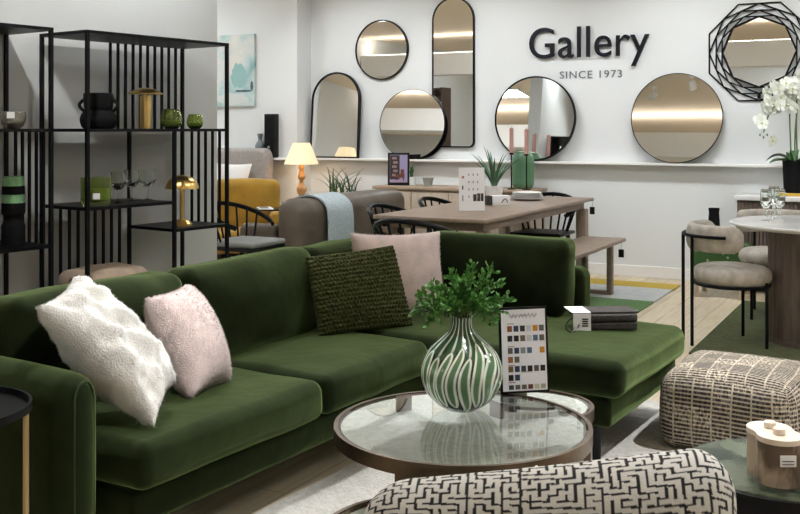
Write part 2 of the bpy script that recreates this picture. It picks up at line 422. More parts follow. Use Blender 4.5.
def track_spot(a, b, ta, tb, tz, power, ang, label, first=[None]):
    p = ab(a, b, CEIL); tgt = ab(ta, tb, tz); d = (tgt-(p+Vector((0, 0, -.14)))).normalized()
    t = thing('ceiling_spotlight', label, 'spotlight', p, 0, 'ceiling spotlights')
    mb = MB(); mb.add(cyl(.05, -.02, 0)); mb.add(cyl(.012, -.1, -.02, seg=10)); obj('mount', mb, M['trim'], t)
    q = d.to_track_quat('-Z', 'Y').to_matrix().to_4x4()
    mb = MB(); mb.add(lathe([(.045, .07), (.05, .06), (.05, -.06), (.044, -.06), (.044, .0), (.0, .0)], 20, L((0, 0, -.14)) @ q)); obj('lamp_head', mb, M['trim'], t)
    ld = bpy.data.lights.new('spot_beam', 'SPOT'); ld.energy = power; ld.spot_size = R(ang); ld.spot_blend = .8; ld.shadow_soft_size = .05; ld.color = (.985, .995, 1)
    lo = bpy.data.objects.new('spot_beam', ld); COL.objects.link(lo); lo.parent = t
    lo.location = Vector((0, 0, -.14))+d*.065; lo.rotation_euler = d.to_track_quat('-Z', 'Y').to_euler()
SPOTS = []
for a in (-5.2, -3.6, -2.0, -.4, 1.0): SPOTS.append((a, WB-1.5, a, WB, 1.35, WASH_POWER, 95))
SPOTS.append((-3.6, 3.3, -4.6, 5.0, 1.0, SPOT_POWER*.55, 75))
SPOTS += [(-2.9, 3.9, -2.4, 2.7, .4, SPOT_POWER*1.2, 62), (-1.5, 4.6, -1.0, 3.7, .4, SPOT_POWER*1.5, 60), (-.9, 2.9, -1.0, 2.2, .4, SPOT_POWER*.8, 60), (.2, 4.4, -.2, 4.0, .3, SPOT_POWER*1.7, 62), (.7, 2.6, .5, 2.2, .3, SPOT_POWER, 62), (-.75, 2.35, -2.2, 2.5, .62, SPOT_POWER*1.1, 36)]  # the last spot is added to brighten the pale cushions by the arm

# ------------------------------------------------------------------ L-shaped sofa
SO_A = R(58.6)
SO = gp(320, 449.5, .17); SO.z = 0
def sw(x, y, z=0):
    c, s = math.cos(SO_A), math.sin(SO_A); return Vector((SO.x+x*c-y*s, SO.y+x*s+y*c, z))
so = thing('corner_sofa', 'long dark green velvet corner sofa with open chaise end', 'sofa', SO, SO_A)
V = M['velvet']
mb = MB(); mb.add(softbox(-.90, .80, .02, .86, .17, .285, .02, 2, 3)); mb.add(softbox(.79, 1.70, -.83, .86, .17, .284, .02, 2, 3)); obj('base', mb, V, so)
def arm_fn(q, t): return q
mb = MB(); mb.add(softbox(-1.075, -.925, .11, .88, .14, .635, .07, 5, 6, (.012, .01, .012))); ar = obj('arm', mb, V, so, 60)
mb = MB()
pp = [(-1.035, .113, .17), (-1.035, .113, .55)]+[(-1.0-.035*math.cos(k*PI/8), .113, .57+.05*math.sin(k*PI/8)) for k in range(9)]+[(-.965, .113, .55), (-.965, .113, .17)]
mb.add(tube(pp, .004, 6)); obj('piping', mb, M['velvet_dark'], ar)
mb = MB(); mb.add(softbox(-.925, 1.86, .73, .88, .15, .655, .05, 4, 8, (0, .01, .01))); obj('back_frame', mb, V, so, 60)
mb = MB(); mb.add(softbox(1.70, 1.86, -.36, .74, .15, .655, .05, 4, 8, (.01, 0, .01))); obj('back_frame', mb, V, so, 60)
def seat_nose(q, t):
    return q
mb = MB(); mb.add(softbox(-.915, -.006, -.035, .60, .288, .432, .045, 4, 12, (.008, .015, .012), .006, 5, seed=1)); obj('seat_cushion', mb, V, so, 60)
mb = MB(); mb.add(softbox(.004, .765, -.035, .60, .288, .436, .045, 4, 12, (.006, .015, .016), .007, 5, seed=4)); obj('seat_cushion', mb, V, so, 60)
mb = MB(); mb.add(softbox(.775, 1.695, -.88, .60, .288, .438, .05, 4, 14, (.008, .012, .014), .007, 4, seed=9)); obj('chaise_cushion', mb, V, so, 60)
def lean(k, top=0.0):
    def f(q, t):
        q = q.copy(); q.y += k*(t[2]+1)*.5; q.z += top*t[0]*(t[2]+1)*.5; return q
    return f
def leanx(k):
    def f(q, t):
        q = q.copy(); q.x += k*(t[2]+1)*.5; return q
    return f
mb = MB(); mb.add(softbox(-.90, -.13, .49, .665, .434, .80, .05, 4, 12, (.012, .055, .008), .016, 4.5, lean(.05, .0), seed=3)); obj('back_cushion', mb, V, so, 60)
mb = MB(); mb.add(softbox(-.11, .70, .49, .665, .437, .805, .05, 4, 12, (.012, .05, .01), .014, 4.5, lean(.05, .008), seed=14)); obj('back_cushion', mb, V, so, 60)
mb = MB(); mb.add(softbox(.72, 1.44, .50, .675, .437, .79, .05, 4, 12, (.012, .04, .012), .016, 4.5, lean(.05), seed=23)); obj('back_cushion', mb, V, so, 60)
mb = MB(); mb.add(softbox(1.47, 1.64, -.35, .42, .44, .81, .045, 4, 12, (.045, .012, .008), .012, 4.5, leanx(.05), seed=31)); obj('back_cushion', mb, V, so, 60)
for (x, y) in ((-.95, .2), (-.95, .8), (.75, .1), (1.62, .8), (1.45, -.55), (.82, -.76)):
    mb = MB(); mb.add(lathe([(.016, 0), (.026, .17)], 12, L((x, y, 0)))); obj('leg', mb, M['blackwood'], so)

# cushions on the sofa
def cush(name, label, corners, T, m, n=28, fn=None, pull=.07, furn=0, ln=.014, e=.42, group=None):
    c0 = sum((Vector(c) for c in corners), Vector())/4
    pv = pillow(*[Vector(c)-c0 for c in corners], T, n, pull, fn, e)
    mb = MB(); mb.add(pv)
    nb = len(pv[0]); fn_ = None
    if furn: fv = fur(pv, furn, ln, .0013, rnd); mb.add(fv); mb.keep = True
    o = obj(name, mb, m, None, 70, c0)
    if furn:                                    # strands shade like the pile they stand on
        me = o.data; bm0 = MB(); bm0.keep = True; bm0.add(pv); tmp = bm0.mesh('tmp', m, 180); from mathutils.kdtree import KDTree
        kd = KDTree(nb); [kd.insert(vv.co, i) for i, vv in enumerate(tmp.vertices)]; kd.balance()
        nr = [vv.normal.copy() for vv in tmp.vertices]; me.set_sharp_from_angle(angle=PI)
        me.normals_split_custom_set_from_vertices([nr[kd.find(vv.co)[1]] for vv in me.vertices]); bpy.data.meshes.remove(tmp)
    tag(o, label, 'cushion', group); return o
def lumps(u, v, s):
    return .028*math.sin(u*9+v*2+1.0*math.sin(v*4))*math.sin(v*6+u*1.5+.8)*((1-u*u)*(1-v*v))**.6+.012*noise.noise(Vector((u*6, v*6, s)))
cush('fur_cushion', 'white ruched faux fur lumbar cushion leaning on the left sofa arm',
     [at(155, 428, 3.03), at(176, 382, 3.27), at(74, 276, 3.40), at(36, 307, 3.08)], .115, M['furwhite'], 40, lumps, .09, 12000, .010)
cush('fur_cushion', 'small pale pink fluffy cushion beside the white lumbar cushion',
     [at(191, 400, 3.36), at(230, 383, 3.62), at(186, 284, 3.80), at(145, 298, 3.50)], .115, M['furpink'], 26, None, .09, 12000, .013)
cush('fur_cushion', 'pale pink fluffy cushion tucked behind the green knitted cushion',
     [at(352, 322, 4.67), at(449, 311, 4.88), at(440, 231, 5.02), at(350, 233, 4.83)], .075, M['furpink'], 26, None, .08, 12000, .012)
def bobble(u, v, s):
    a = (u+1)*.5*26; b = (v+1)*.5*19; a += .5*(int(b) % 2)
    a += .35*noise.noise(Vector((u*14, v*14, 2))); b += .3*noise.noise(Vector((u*12, v*12, 7))); return .011*abs(math.sin(a*PI))*abs(math.sin(b*PI)) + .006*noise.noise(Vector((u*9, v*9, s)))
cush('knitted_cushion', 'moss green chunky knitted cushion on the green sofa', [at(319, 337, 4.36), at(413, 326, 4.60), at(393, 245, 4.70), at(305, 257, 4.46)], .06, M['knit'], 130, bobble, .03)

# fabric sample hanger on the chaise
p = gp(573, 331, .445)
t = thing('fabric_sample_book', 'stack of dark fabric samples with white label lying on the chaise', 'sample book', (p.x, p.y, .449), R(4))
for k in range(2):
    mb = MB(); mb.add(softbox(.06, .29, -.02, .14, .036*k+.002, .036*k+.034, .006, 2, 3, (0, 0, .002), .002, 20)); obj('swatch_pad', mb, M['darkcloth'], t)
mb = MB(); mb.add(softbox(.0, .30, .0, .15, .073, .08, .003, 1, 1)); obj('cover', mb, M['darkcloth'], t)
mb = MB(); mb.add(box(-.005, .075, -.026, -.022, .0, .078), 0); mb.add(box(-.01, .075, -.024, .13, .0805, .083), 0)
for k in range(4): mb.add(box(.035, .062, -.0268, -.026, .02+.01*k, .026+.01*k), 1)
obj('label_card', mb, [M['white'], M['blackpl']], t, 0)
mb = MB(); mb.add(tube(bez((.0, -.01, .06), (-.07, -.05, .03), (-.03, -.06, .004), 8)+bez((-.03, -.06, .004), (.0, -.06, .0), (.02, -.03, .03), 6)[1:], .003, 6)); obj('cord_handle', mb, M['blackpl'], t)

# ------------------------------------------------------------------ coffee tables
def round_table(name, label, c, r, z, legs, glass=True, group=None):
    t = thing(name, label, 'coffee table', (c[0], c[1], 0), 0, group)
    mb = MB(); mb.add(lathe([(r-.022, z-.042), (r, z-.042), (r, z), (r-.012, z), (r-.012, z-.012), (r-.022, z-.012), (r-.022, z-.042)], 72, cap=False)); obj('rim', mb, M['bronze'], t)
    mb = MB(); mb.add(lathe([(r-.0125, z-.012), (r-.0125, z-.002), (0, z-.002)], 72, cap=False)); mb.add(lathe([(r-.0125, z-.0121), (0, z-.0121)], 72, cap=False))
    obj('glass_top', mb, M['tableglass'], t, 30)
    for (ang, rr, rot) in legs:
        x, y = rr*math.cos(ang), rr*math.sin(ang)
        mb = MB(); X = L((x, y, 0)) @ RZm(rot); mb.add(box(-.028, .028, -.007, .007, 0, z-.03), 0, X); obj('leg', mb, M['bronze'], t, 0)
    mb = MB(); mb.add(lathe([(r-.03, 0), (r-.01, 0), (r-.01, .012), (r-.03, .012), (r-.03, 0)], 72, cap=False)); obj('base_ring', mb, M['bronze'], t)
    return t
CT = Vector((.195, 3.13, 0)); CZ = .43
def leg_at(px, Y, c, rot):
    p = at(px, 129, Y)-c; return (math.atan2(p.y, p.x), math.hypot(p.x, p.y), rot)
ct = round_table('coffee_table', 'large round glass coffee table with bronze rim holding the striped vase', CT, .402, CZ,
    [(R(-118), .388, R(-28)), (R(-2), .388, R(88)), (R(62), .388, R(-28)), (R(118), .388, R(28))])
p = at(563, 449, 2.77)
mb = MB(); mb.add(lathe([(.0, .002), (.006, .002), (.008, 0)], 14, L(Vector((.402*math.cos(R(-63)), .402*math.sin(R(-63)), CZ-.02))) @ RZm(R(-63)) @ RY(R(90)))); obj('price_dot', mb, M['white'], ct)
round_table('nesting_table', 'small round bronze glass table tucked behind the large coffee table', (.475, 3.52), .205, .383,
    [(R(-20), .19, R(70)), (R(100), .19, R(10)), (R(220), .19, R(130))])
round_table('nesting_table', 'low round bronze glass table in front, half hidden behind the patterned armchair', (.06, 2.52), .265, .335,
    [(R(150), .25, R(240)), (R(30), .25, R(120)), (R(270), .25, R(0))])

# striped vase with sprigs
VP = gp(461.5, 408, CZ); VX, VY = VP.x, VP.y
M['vase'] = attr_mat('green_and_white_striped_glaze', 'glaze', .14, coat=.6)
def glaze(ang, v):
    """long green loops outlined in white on a dark ground, drawn out into fine lines at the neck"""
    c_, s_ = math.cos(ang), math.sin(ang)
    a = ang*19/(2*PI)+.55*math.sin(v*4.2)+.75*noise.noise(Vector((c_*1.1, s_*1.1, v*1.8)))*min(1, (1-v)*2.5)
    i_ = math.floor(a); p = a-i_; rc_ = random.Random(int(i_) % 19*31+5); top = rc_.uniform(.60, .80); bot = rc_.uniform(-.05, .12)
    p += .05*math.sin(v*13+rc_.uniform(0, 6)); vm, vh = (top+bot)/2, (top-bot)/2
    k = 1-abs((v-vm)/vh)**5; hw = .47*math.sqrt(k) if k > 0 else -1
    d = hw-abs(p-.5); sm = lambda x: max(0, min(1, x))
    dark, white, green = Vector((.012, .035, .018)), Vector((.78, .86, .76)), Vector((.10, .215, .105))
    if d > 0:
        t_ = sm((d-.19)/.07); return white*(1-t_)*sm(d/.04)+green*t_+dark*(1-sm(d/.04))
    if v > top-.03:                                  # fine pale lines running up the neck
        l_ = sm((.17-abs(p-.5))/.08)*sm((v-top+.03)/.06); g_ = Vector((.035, .085, .045)); return g_.lerp(Vector((.58, .70, .57)), l_)
    return dark
vs_ = thing('bulbous_vase', 'round green and white striped bottle vase with leafy sprigs on the coffee table', 'vase', (VX, VY, CZ-.002))
prof = [(.0, 0), (.050, 0), (.058, .004), (.085, .022), (.112, .05), (.130, .085), (.136, .118), (.131, .150), (.115, .185), (.088, .215), (.062, .238), (.045, .256), (.036, .275), (.034, .29), (.036, .303), (.033, .304), (.029, .29), (.031, .27), (.0, .25)]
def lathe_uv(prof, seg):
    v = []; f = []; uv = []
    for (r, z) in prof: v += [(max(r, 1e-4)*math.cos(2*PI*i/seg), max(r, 1e-4)*math.sin(2*PI*i/seg), z) for i in range(seg)]
    zm = prof[-4][1]
    for k in range(len(prof)-1):
        for i in range(seg):
            j = (i+1) % seg; f.append((k*seg+i, k*seg+j, (k+1)*seg+j, (k+1)*seg+i))
            uv.append([(i/seg, prof[k][1]/.304), ((i+1)/seg, prof[k][1]/.304), ((i+1)/seg, prof[k+1][1]/.304), (i/seg, prof[k+1][1]/.304)])
    return v, f, uv
def dens(prof, n=4):
    out = []
    for i in range(len(prof)-1):
        p0 = prof[max(i-1, 0)]; p1 = prof[i]; p2 = prof[i+1]; p3 = prof[min(i+2, len(prof)-1)]
        for k in range(n):
            t = k/n
            out.append(tuple(.5*((2*p1[q])+(-p0[q]+p2[q])*t+(2*p0[q]-5*p1[q]+4*p2[q]-p3[q])*t*t+(-p0[q]+3*p1[q]-3*p2[q]+p3[q])*t**3) for q in (0, 1)))
    return out+[prof[-1]]
mb = MB(); mb.add(lathe_uv(prof[:3]+dens(prof[3:14], 14)+prof[14:], 400))
me = mb.mesh('vase_body', M['vase'], 50); ca = me.color_attributes.new('glaze', 'FLOAT_COLOR', 'POINT'); dat = []
for vtx in me.vertices: g_ = glaze(math.atan2(vtx.co.y, vtx.co.x)+PI, vtx.co.z/.304); dat += [g_.x, g_.y, g_.z, 1]
ca.data.foreach_set('color', dat); obj('vase_body', me, None, vs_)
mbs = MB(); mbl = MB(); r2 = random.Random(11)
def leaflet(mb, p, d, ln, wd, r):
    d = d.normalized(); s = d.cross(Vector((r.uniform(-1, 1), r.uniform(-1, 1), r.uniform(-1, 1)))).normalized(); nn = s.cross(d)
    k = [p, p+d*ln*.35+s*wd, p+d*ln*.75+s*wd*.8, p+d*ln, p+d*ln*.75-s*wd*.8, p+d*ln*.35-s*wd, p+d*ln*.5+nn*wd*.3]
    mb.add(([tuple(q) for q in k], [(0, 1, 6), (1, 2, 6), (2, 3, 6), (3, 4, 6), (4, 5, 6), (5, 0, 6)]))
sprigs = [(-.125, -.03, .375), (-.10, .05, .40), (-.07, -.05, .42), (-.03, .03, .44), (.02, -.05, .45), (.04, .05, .47), (.09, -.02, .47), (.12, .02, .42), (.14, -.03, .37), (-.145, .01, .33), (.06, -.08, .38), (-.05, -.09, .36), (.125, .05, .32), (-.1, -.05, .30), (.0, .08, .40), (.10, -.06, .31), (.0, -.03, .43)]
for (x, y, z) in sprigs:
    pts = bez((r2.uniform(-.012, .012), r2.uniform(-.012, .012), .285), (x*.25, y*.25, .36), (x, y, .285+(z-.285)*.9), 12)
    mbs.add(tube(pts, .0016, 5))
    for i in range(4, 13):
        dd = (pts[i]-pts[i-1]).normalized()
        for q in range(6):
            a = Vector((r2.uniform(-1, 1), r2.uniform(-1, 1), r2.uniform(-.6, 1)))
            # side twig with leaflets
            d = (dd*.6+a*.9).normalized(); base = pts[i]; e_ = base+d*r2.uniform(.008, .026)
            leaflet(mbl, e_, (d+Vector((0, 0, .2))), r2.uniform(.014, .022), .0068, r2)
            leaflet(mbl, base.lerp(e_, .5), (a+dd), r2.uniform(.012, .02), .0062, r2)
obj('sprig_stem', mbs, M['stem'], vs_); obj('sprig_foliage', mbl, M['leaf'], vs_, 0)

# swatch card in black frame
def card_sign(name, label, loc, rz, w_, h_, fr, rows, heading=True, frame=True, rx=R(-6), extra=None):
    t = thing(name, label, 'sign', loc, rz, rx=rx)
    mb = MB()
    if frame:
        mb.add(box(-w_/2, w_/2, 0, .006, 0, h_)); obj('frame', mb, M['blackpl'], t, 0)
        mb = MB(); mb.add(box(-.03, .03, .006, .012, 0, .05)); obj('foot', mb, M['blackpl'], t, 0)
    mats = [M['paper'] if frame else M['white']]; mb = MB(); f = fr
    mb.add(box(-w_/2+f, w_/2-f, -.0015, -.0002, f, h_-f), 0)
    cm = {}
    def ci(c):
        if c not in cm:
            cm[c] = len(mats); mats.append(mat('print_ink', c, .5))
        return cm[c]
    for (x, z, sx, sz, c) in rows:
        X0 = -w_/2+f+(w_-2*f)*x; Z0 = h_-f-(h_-2*f)*z
        mb.add(box(X0, X0+(w_-2*f)*sx, -.0022, -.0014, Z0-(h_-2*f)*sz, Z0), ci(c))
    if extra: extra(mb, ci, w_, h_, f)
    obj('printed_card', mb, mats, t, 0); return t
cols = dict(r=(.28, .09, .03), n=(.03, .05, .11), k=(.012, .012, .015), w=(.62, .66, .70), o=(.55, .24, .02), g=(.12, .12, .115), b=(.10, .16, .26), s=(.26, .28, .31), t=(.15, .11, .08), d=(.05, .055, .07), e=(.13, .15, .11), l=(.55, .56, .40), p=(.36, .13, .06), c=(.40, .38, .30), u=(.18, .12, .05), m=(.16, .05, .035))
grid = [(.245, 'rnkwog'), (.365, 'kktwbg'), (.515, 'gnsb o'), (.625, 'pe    '), (.74, 'undkgk'), (.845, 'kn    ')]
rows = []
for z, line in grid:
    for i, ch in enumerate(line):
        if ch != ' ': rows.append((.13+i*.145, z-.045, .108, .072, cols[ch]))
rows += [(.13+i*.145, .925, .108, .055, cols[ch]) for i, ch in enumerate('dgtmlc')]
for z in (.175, .455, .685, .895): rows.append((.13, z-.005, .15, .008, (.3, .12, .12)))
def hand(mb, ci, w_, h_, f):
    # the pale hand-lettered heading, a running pen line
    x = -.3*w_; z = h_*.90; pts = []
    for i in range(70):
        s = i/69; 
        if i % 23 == 22:
            mb.add(tube(pts, .0007, 4), ci((.25, .25, .33))); pts = []
            continue
        pts.append((x+.6*w_*s, -.0024, z+.006*math.sin(i*1.9)+.004*math.sin(i*.7)))
    mb.add(tube(pts, .0007, 4), ci((.25, .25, .33)))
sp = at(525.5, 391, 3.49)
card_sign('swatch_sign', 'black framed colour swatch card standing behind the striped vase', (sp.x, sp.y, CZ-.001), R(12), .178, .296, .008, rows, extra=hand)

# patterned armchair back in the foreground
def maze_colors(nu, nv, seed):
    r = random.Random(seed); W_, H_ = 2*nu+1, 2*nv+1; g = [[0]*W_ for _ in range(H_)]
    st = [(0, 0)]; g[1][1] = 1; seen = {(0, 0)}
    while st:
        x, y = st[-1]; opt = [(x+dx, y+dy, dx, dy) for dx, dy in ((1, 0), (-1, 0), (0, 1), (0, -1)) if 0 <= x+dx < nu and 0 <= y+dy < nv and (x+dx, y+dy) not in seen]
        if not opt: st.pop(); continue
        a, b, dx, dy = r.choice(opt); seen.add((a, b)); g[2*y+1+dy][2*x+1+dx] = 1; g[2*b+1][2*a+1] = 1; st.append((a, b))
    def f(u, v):                                  # u, v in cells; corridors pale, walls dark
        u += .13*noise.noise(Vector((u*.45, v*.45, 3))); v += .13*noise.noise(Vector((u*.45, v*.45, 9)))
        u %= nu; v %= nv; cx, cy = int(u), int(v); fu, fv = u-cx, v-cy; wl = .175
        def gg(x, y): return g[min(max(y, 0), H_-1)][min(max(x, 0), W_-1)]
        ix = 2*cx+(0 if fu < wl else (2 if fu > 1-wl else 1)); iy = 2*cy+(0 if fv < wl else (2 if fv > 1-wl else 1))
        return gg(ix, iy)
    return f
mz = maze_colors(60, 44, 5)
M['maze'] = attr_mat('black_and_cream_maze_weave', 'weave', .9, bump=.3, bscale=260)
ac = thing('patterned_armchair', 'armchair in black and cream maze-patterned fabric seen from behind', 'armchair', (.262, 1.80, 0), R(-6))
def chair_top(q, t):
    q = q.copy(); q.y += .05*t[0]**2*(1 if t[0] > 0 else 1.4)
    if q.z > -.1: q.z += (-.008+.050*t[0]-.012*max(0, -t[0])**3)*(q.z+.1)/.35
    return q
mb = MB(); mb.add(softbox(-.335, .335, -.085, .085, .27, .735, .08, 26, (240, 4, 120), (.012, .02, .012), 0, 4, chair_top))
me = mb.mesh('backrest', M['maze'], 70); ca = me.color_attributes.new('weave', 'FLOAT_COLOR', 'POINT'); cell = .0155; dat = []
for vtx in me.vertices:
    p = vtx.co; yy = p.y-.05*(p.x/.335)**2
    u_ = (p.x+(0.40 if p.x > -.045 else 0)+2)/cell; v_ = (p.z+(yy if p.z > .5 else 0)+(.1 if p.x > -.045 else 0)+3)/cell
    edge = abs(p.x+.045) < .0022
    c = (.66, .645, .61) if (mz(u_, v_) and not edge) else (.012, .012, .014); dat += [*c, 1]
ca.data.foreach_set('color', dat); obj('backrest', me, None, ac)
mb = MB(); mb.add(softbox(-.30, .30, .09, .40, .22, .30, .05, 4, 4, (0, 0, .02))); obj('seat', mb, M['boucle'], ac)
for x, y in ((-.26, -.02), (.26, -.02), (-.24, .36), (.24, .36)):
    mb = MB(); mb.add(cyl(.016, 0, .30 if y < 0 else .23, (x, y), 12)); obj('leg', mb, M['black'], ac)

# ------------------------------------------------------------------ pouf, marble table, container
def pouf_mat():
    m = mat('woven_patchwork_stripes', (.3, .3, .3), .95, bump=.5, bscale=120); nt = m.node_tree; b = nt.nodes['Principled BSDF']
    uv = nt.nodes.new('ShaderNodeUVMap'); uv.uv_map = 'uv'
    br = nt.nodes.new('ShaderNodeTexBrick'); nt.links.new(uv.outputs[0], br.inputs[0]); br.offset = 0; br.inputs['Scale'].default_value = 1
    br.inputs['Brick Width'].default_value = .078; br.inputs['Row Height'].default_value = .017; br.inputs['Mortar Size'].default_value = .0036; br.inputs['Bias'].default_value = -.1
    br.inputs['Color1'].default_value = (.012, .011, .012, 1); br.inputs['Color2'].default_value = (.045, .036, .036, 1); br.inputs['Mortar'].default_value = (.60, .54, .43, 1)
    b2 = nt.nodes.new('ShaderNodeTexBrick'); nt.links.new(uv.outputs[0], b2.inputs[0]); b2.offset = .0; b2.inputs['Scale'].default_value = 1
    b2.inputs['Brick Width'].default_value = .078; b2.inputs['Row Height'].default_value = .081; b2.inputs['Mortar Size'].default_value = .0
    b2.inputs['Color1'].default_value = (0, 0, 0, 1); b2.inputs['Color2'].default_value = (1, 1, 1, 1)
    n = nt.nodes.new('ShaderNodeTexNoise'); n.inputs['Scale'].default_value = 75; n.inputs['Detail'].default_value = 2
    mp = nt.nodes.new('ShaderNodeMapping'); mp.inputs['Scale'].default_value = (1.3, .55, 1); nt.links.new(uv.outputs[0], mp.inputs[0]); nt.links.new(mp.outputs[0], n.inputs[0])
    r = nt.nodes.new('ShaderNodeValToRGB'); nt.links.new(n.outputs[0], r.inputs[0]); el = r.color_ramp.elements
    el[0].position = .46; el[0].color = (.02, .018, .02, 1); el[1].position = .56; el[1].color = (.52, .48, .42, 1)
    mx = nt.nodes.new('ShaderNodeMixRGB'); nt.links.new(br.outputs[0], mx.inputs[1]); nt.links.new(r.outputs[0], mx.inputs[2])
    ml = nt.nodes.new('ShaderNodeMath'); ml.operation = 'MULTIPLY_ADD'; nt.links.new(b2.outputs[0], ml.inputs[0]); ml.inputs[1].default_value = .5; ml.inputs[2].default_value = .05
    nt.links.new(ml.outputs[0], mx.inputs[0])
    dk = nt.nodes.new('ShaderNodeMixRGB'); dk.blend_type = 'MULTIPLY'; dk.inputs[0].default_value = 1
    rr_ = nt.nodes.new('ShaderNodeValToRGB'); nt.links.new(b2.outputs[0], rr_.inputs[0]); rr_.color_ramp.elements[0].color = (.42, .40, .40, 1); rr_.color_ramp.elements[1].color = (1, .95, .88, 1)
    nt.links.new(mx.outputs[0], dk.inputs[1]); nt.links.new(rr_.outputs[0], dk.inputs[2]); nt.links.new(dk.outputs[0], b.inputs['Base Color']); return m
M['pouf'] = pouf_mat()
pc = gp(727, 420, 0); 
mb = MB(); mb.add(softbox(-.27, .27, -.27, .27, .0, .335, .075, 6, 10, (.03, .03, .03), .008, 5, seed=6))
po = obj('pouf', mb, M['pouf'], None, 70, tuple(sw(1.43, -1.175, .002)), (0, 0, R(-31.4))); tag(po, 'square pouf in black and cream woven stripes beside the chaise', 'pouf')

MT = Vector((1.03, 2.665, 0)); MZ = .45
mt = thing('marble_side_table', 'round green marble side table with black rim at the lower right', 'side table', MT)
mb = MB(); mb.add(lathe([(0, MZ-.02), (.252, MZ-.02), (.252, MZ-.003), (.249, MZ), (0, MZ)], 64)); obj('tabletop', mb, M['marblegreen'], mt)
mb = MB(); mb.add(lathe([(.24, MZ-.06), (.262, MZ-.06), (.262, MZ-.004), (.254, MZ-.004), (.254, MZ-.022), (.24, MZ-.022), (.24, MZ-.06)], 64, cap=False)); obj('rim', mb, M['black'], mt)
mb = MB(); mb.add(lathe([(0, 0), (.17, 0), (.17, .02), (.05, .035), (.04, .08), (.04, .35), (.1, MZ-.02)], 40)); obj('pedestal', mb, M['black'], mt)
cp = gp(777, 481, MZ)
cn = thing('marble_canister', 'two-lobed beige veined marble canister on the green marble table', 'canister', (.968, 2.585, MZ), R(93))
def lobes(r, d, n=48):
    out = []
    for i in range(n):
        a = 2*PI*i/n; x, y = math.cos(a), math.sin(a)
        # union of two circles radius r at +-d on x, smoothed waist
        rr = max(abs(x)*d+math.sqrt(max(0, r*r-(d*y)**2)), .0) if abs(d*y) < r else 0
        rr = max(rr, r*.92); out.append((rr*x, rr*y))
    return out
mb = MB(); mb.add(prism(lobes(.056, .031), 0, .106)); obj('body', mb, M['marblebeige'], cn, 40)
mb = MB(); mb.add(prism(lobes(.057, .032), .1065, .12)); ld_ = obj('lid', mb, M['marblecap'], cn, 40)
for x in (-.028, .028):
    mb = MB(); mb.add(lathe([(.013, .12), (.0155, .122), (.0155, .135), (.013, .137), (0, .137)], 20, L((x, 0, 0)))); obj('knob', mb, M['marblecap'], ld_)
mb = MB()
tg = thing('price_sticker', 'x', 'label') if False else None
lab = MB(); lab.add(box(-.019, .019, -.0525, -.0515, -.013, .013), 0, RZm(R(-98)))
lab2 = MB(); Xl = L((-.031, 0, .07)) @ RZm(R(-93)); lab2.add(box(-.02, .02, -.0580, -.0555, -.014, .014), 0, Xl)
for k in range(2): lab2.add(box(-.016, .014, -.0586, -.0579, -.009+.008*k, -.007+.008*k), 1, Xl)
obj('price_label', lab2, [M['white'], M['blackpl']], cn, 0)

# left round side table
ST = Vector((-1.203, 2.63, 0)); SZ = .62
st = thing('tray_side_table', 'round dark tray table on brass legs at the left edge', 'side table', ST)
mb = MB(); mb.add(lathe([(0, SZ-.03), (.20, SZ-.03), (.222, SZ-.022), (.222, SZ), (.214, SZ), (.212, SZ-.016), (0, SZ-.018)], 64)); obj('tray', mb, M['blackpl'], st)
for a in (12, 132, 252):
    mb = MB(); x, y = .208*math.cos(R(a)), .208*math.sin(R(a)); mb.add(tube([(x, y, 0), (x, y, SZ-.028)], .008, 10)); obj('leg', mb, M['brasspale'], st)
mb = MB(); mb.add(tube([(.208*math.cos(2*PI*k/40), .208*math.sin(2*PI*k/40), .24) for k in range(40)], .008, 8, True)); obj('brace_ring', mb, M['brasspale'], st)

# ------------------------------------------------------------------ rugs
def rug(name, label, poly, m, th=.012, z=0.0):
    mb = MB(); mb.add(prism(poly, z, z+th)); o = obj(name, mb, m, None, 0); return tag(o, label, 'rug')
a0 = gp(268, 514, 0); a1 = gp(358, 461, 0)
d1 = (sw(1, 0)-sw(0, 0)).normalized(); q1 = (sw(0, -1)-sw(0, 0)).normalized()
rc = [sw(-.75, .07), sw(1.85, .07), sw(1.85, -1.75), sw(-.75, -1.75)]
rug('shag_rug', 'cream shag rug under the coffee tables in front of the green sofa', [(p.x, p.y) for p in rc][::-1], M['rugcream'], .014)
g0 = gp(744, 302, 0); 
rc = [g0, g0-N*2.05, g0-N*2.05+U*2.3, g0+U*2.3]
rug('pile_rug', 'olive green pile rug under the round marble table', [(p.x, p.y) for p in rc], M['ruggreen'], .012)
r0 = gp(680.5, 286, 0)
mb = MB(); LR, WR = 3.3, 2.3
def strip(b0, b1, mi):
    c = [r0+N*b0, r0+N*b1, r0+N*b1-U*WR, r0+N*b0-U*WR]; mb.add(prism([(p.x, p.y) for p in c], 0, .012), mi)
strip(-.30, 0, 0); strip(-.95, -.301, 1); strip(-LR, -.951, 2)
o = obj('striped_rug', mb, [M['rugyellow'], M['rugblue'], M['rugleaf']], None, 0); tag(o, 'yellow, pale blue and green banded rug under the dining table', 'rug')

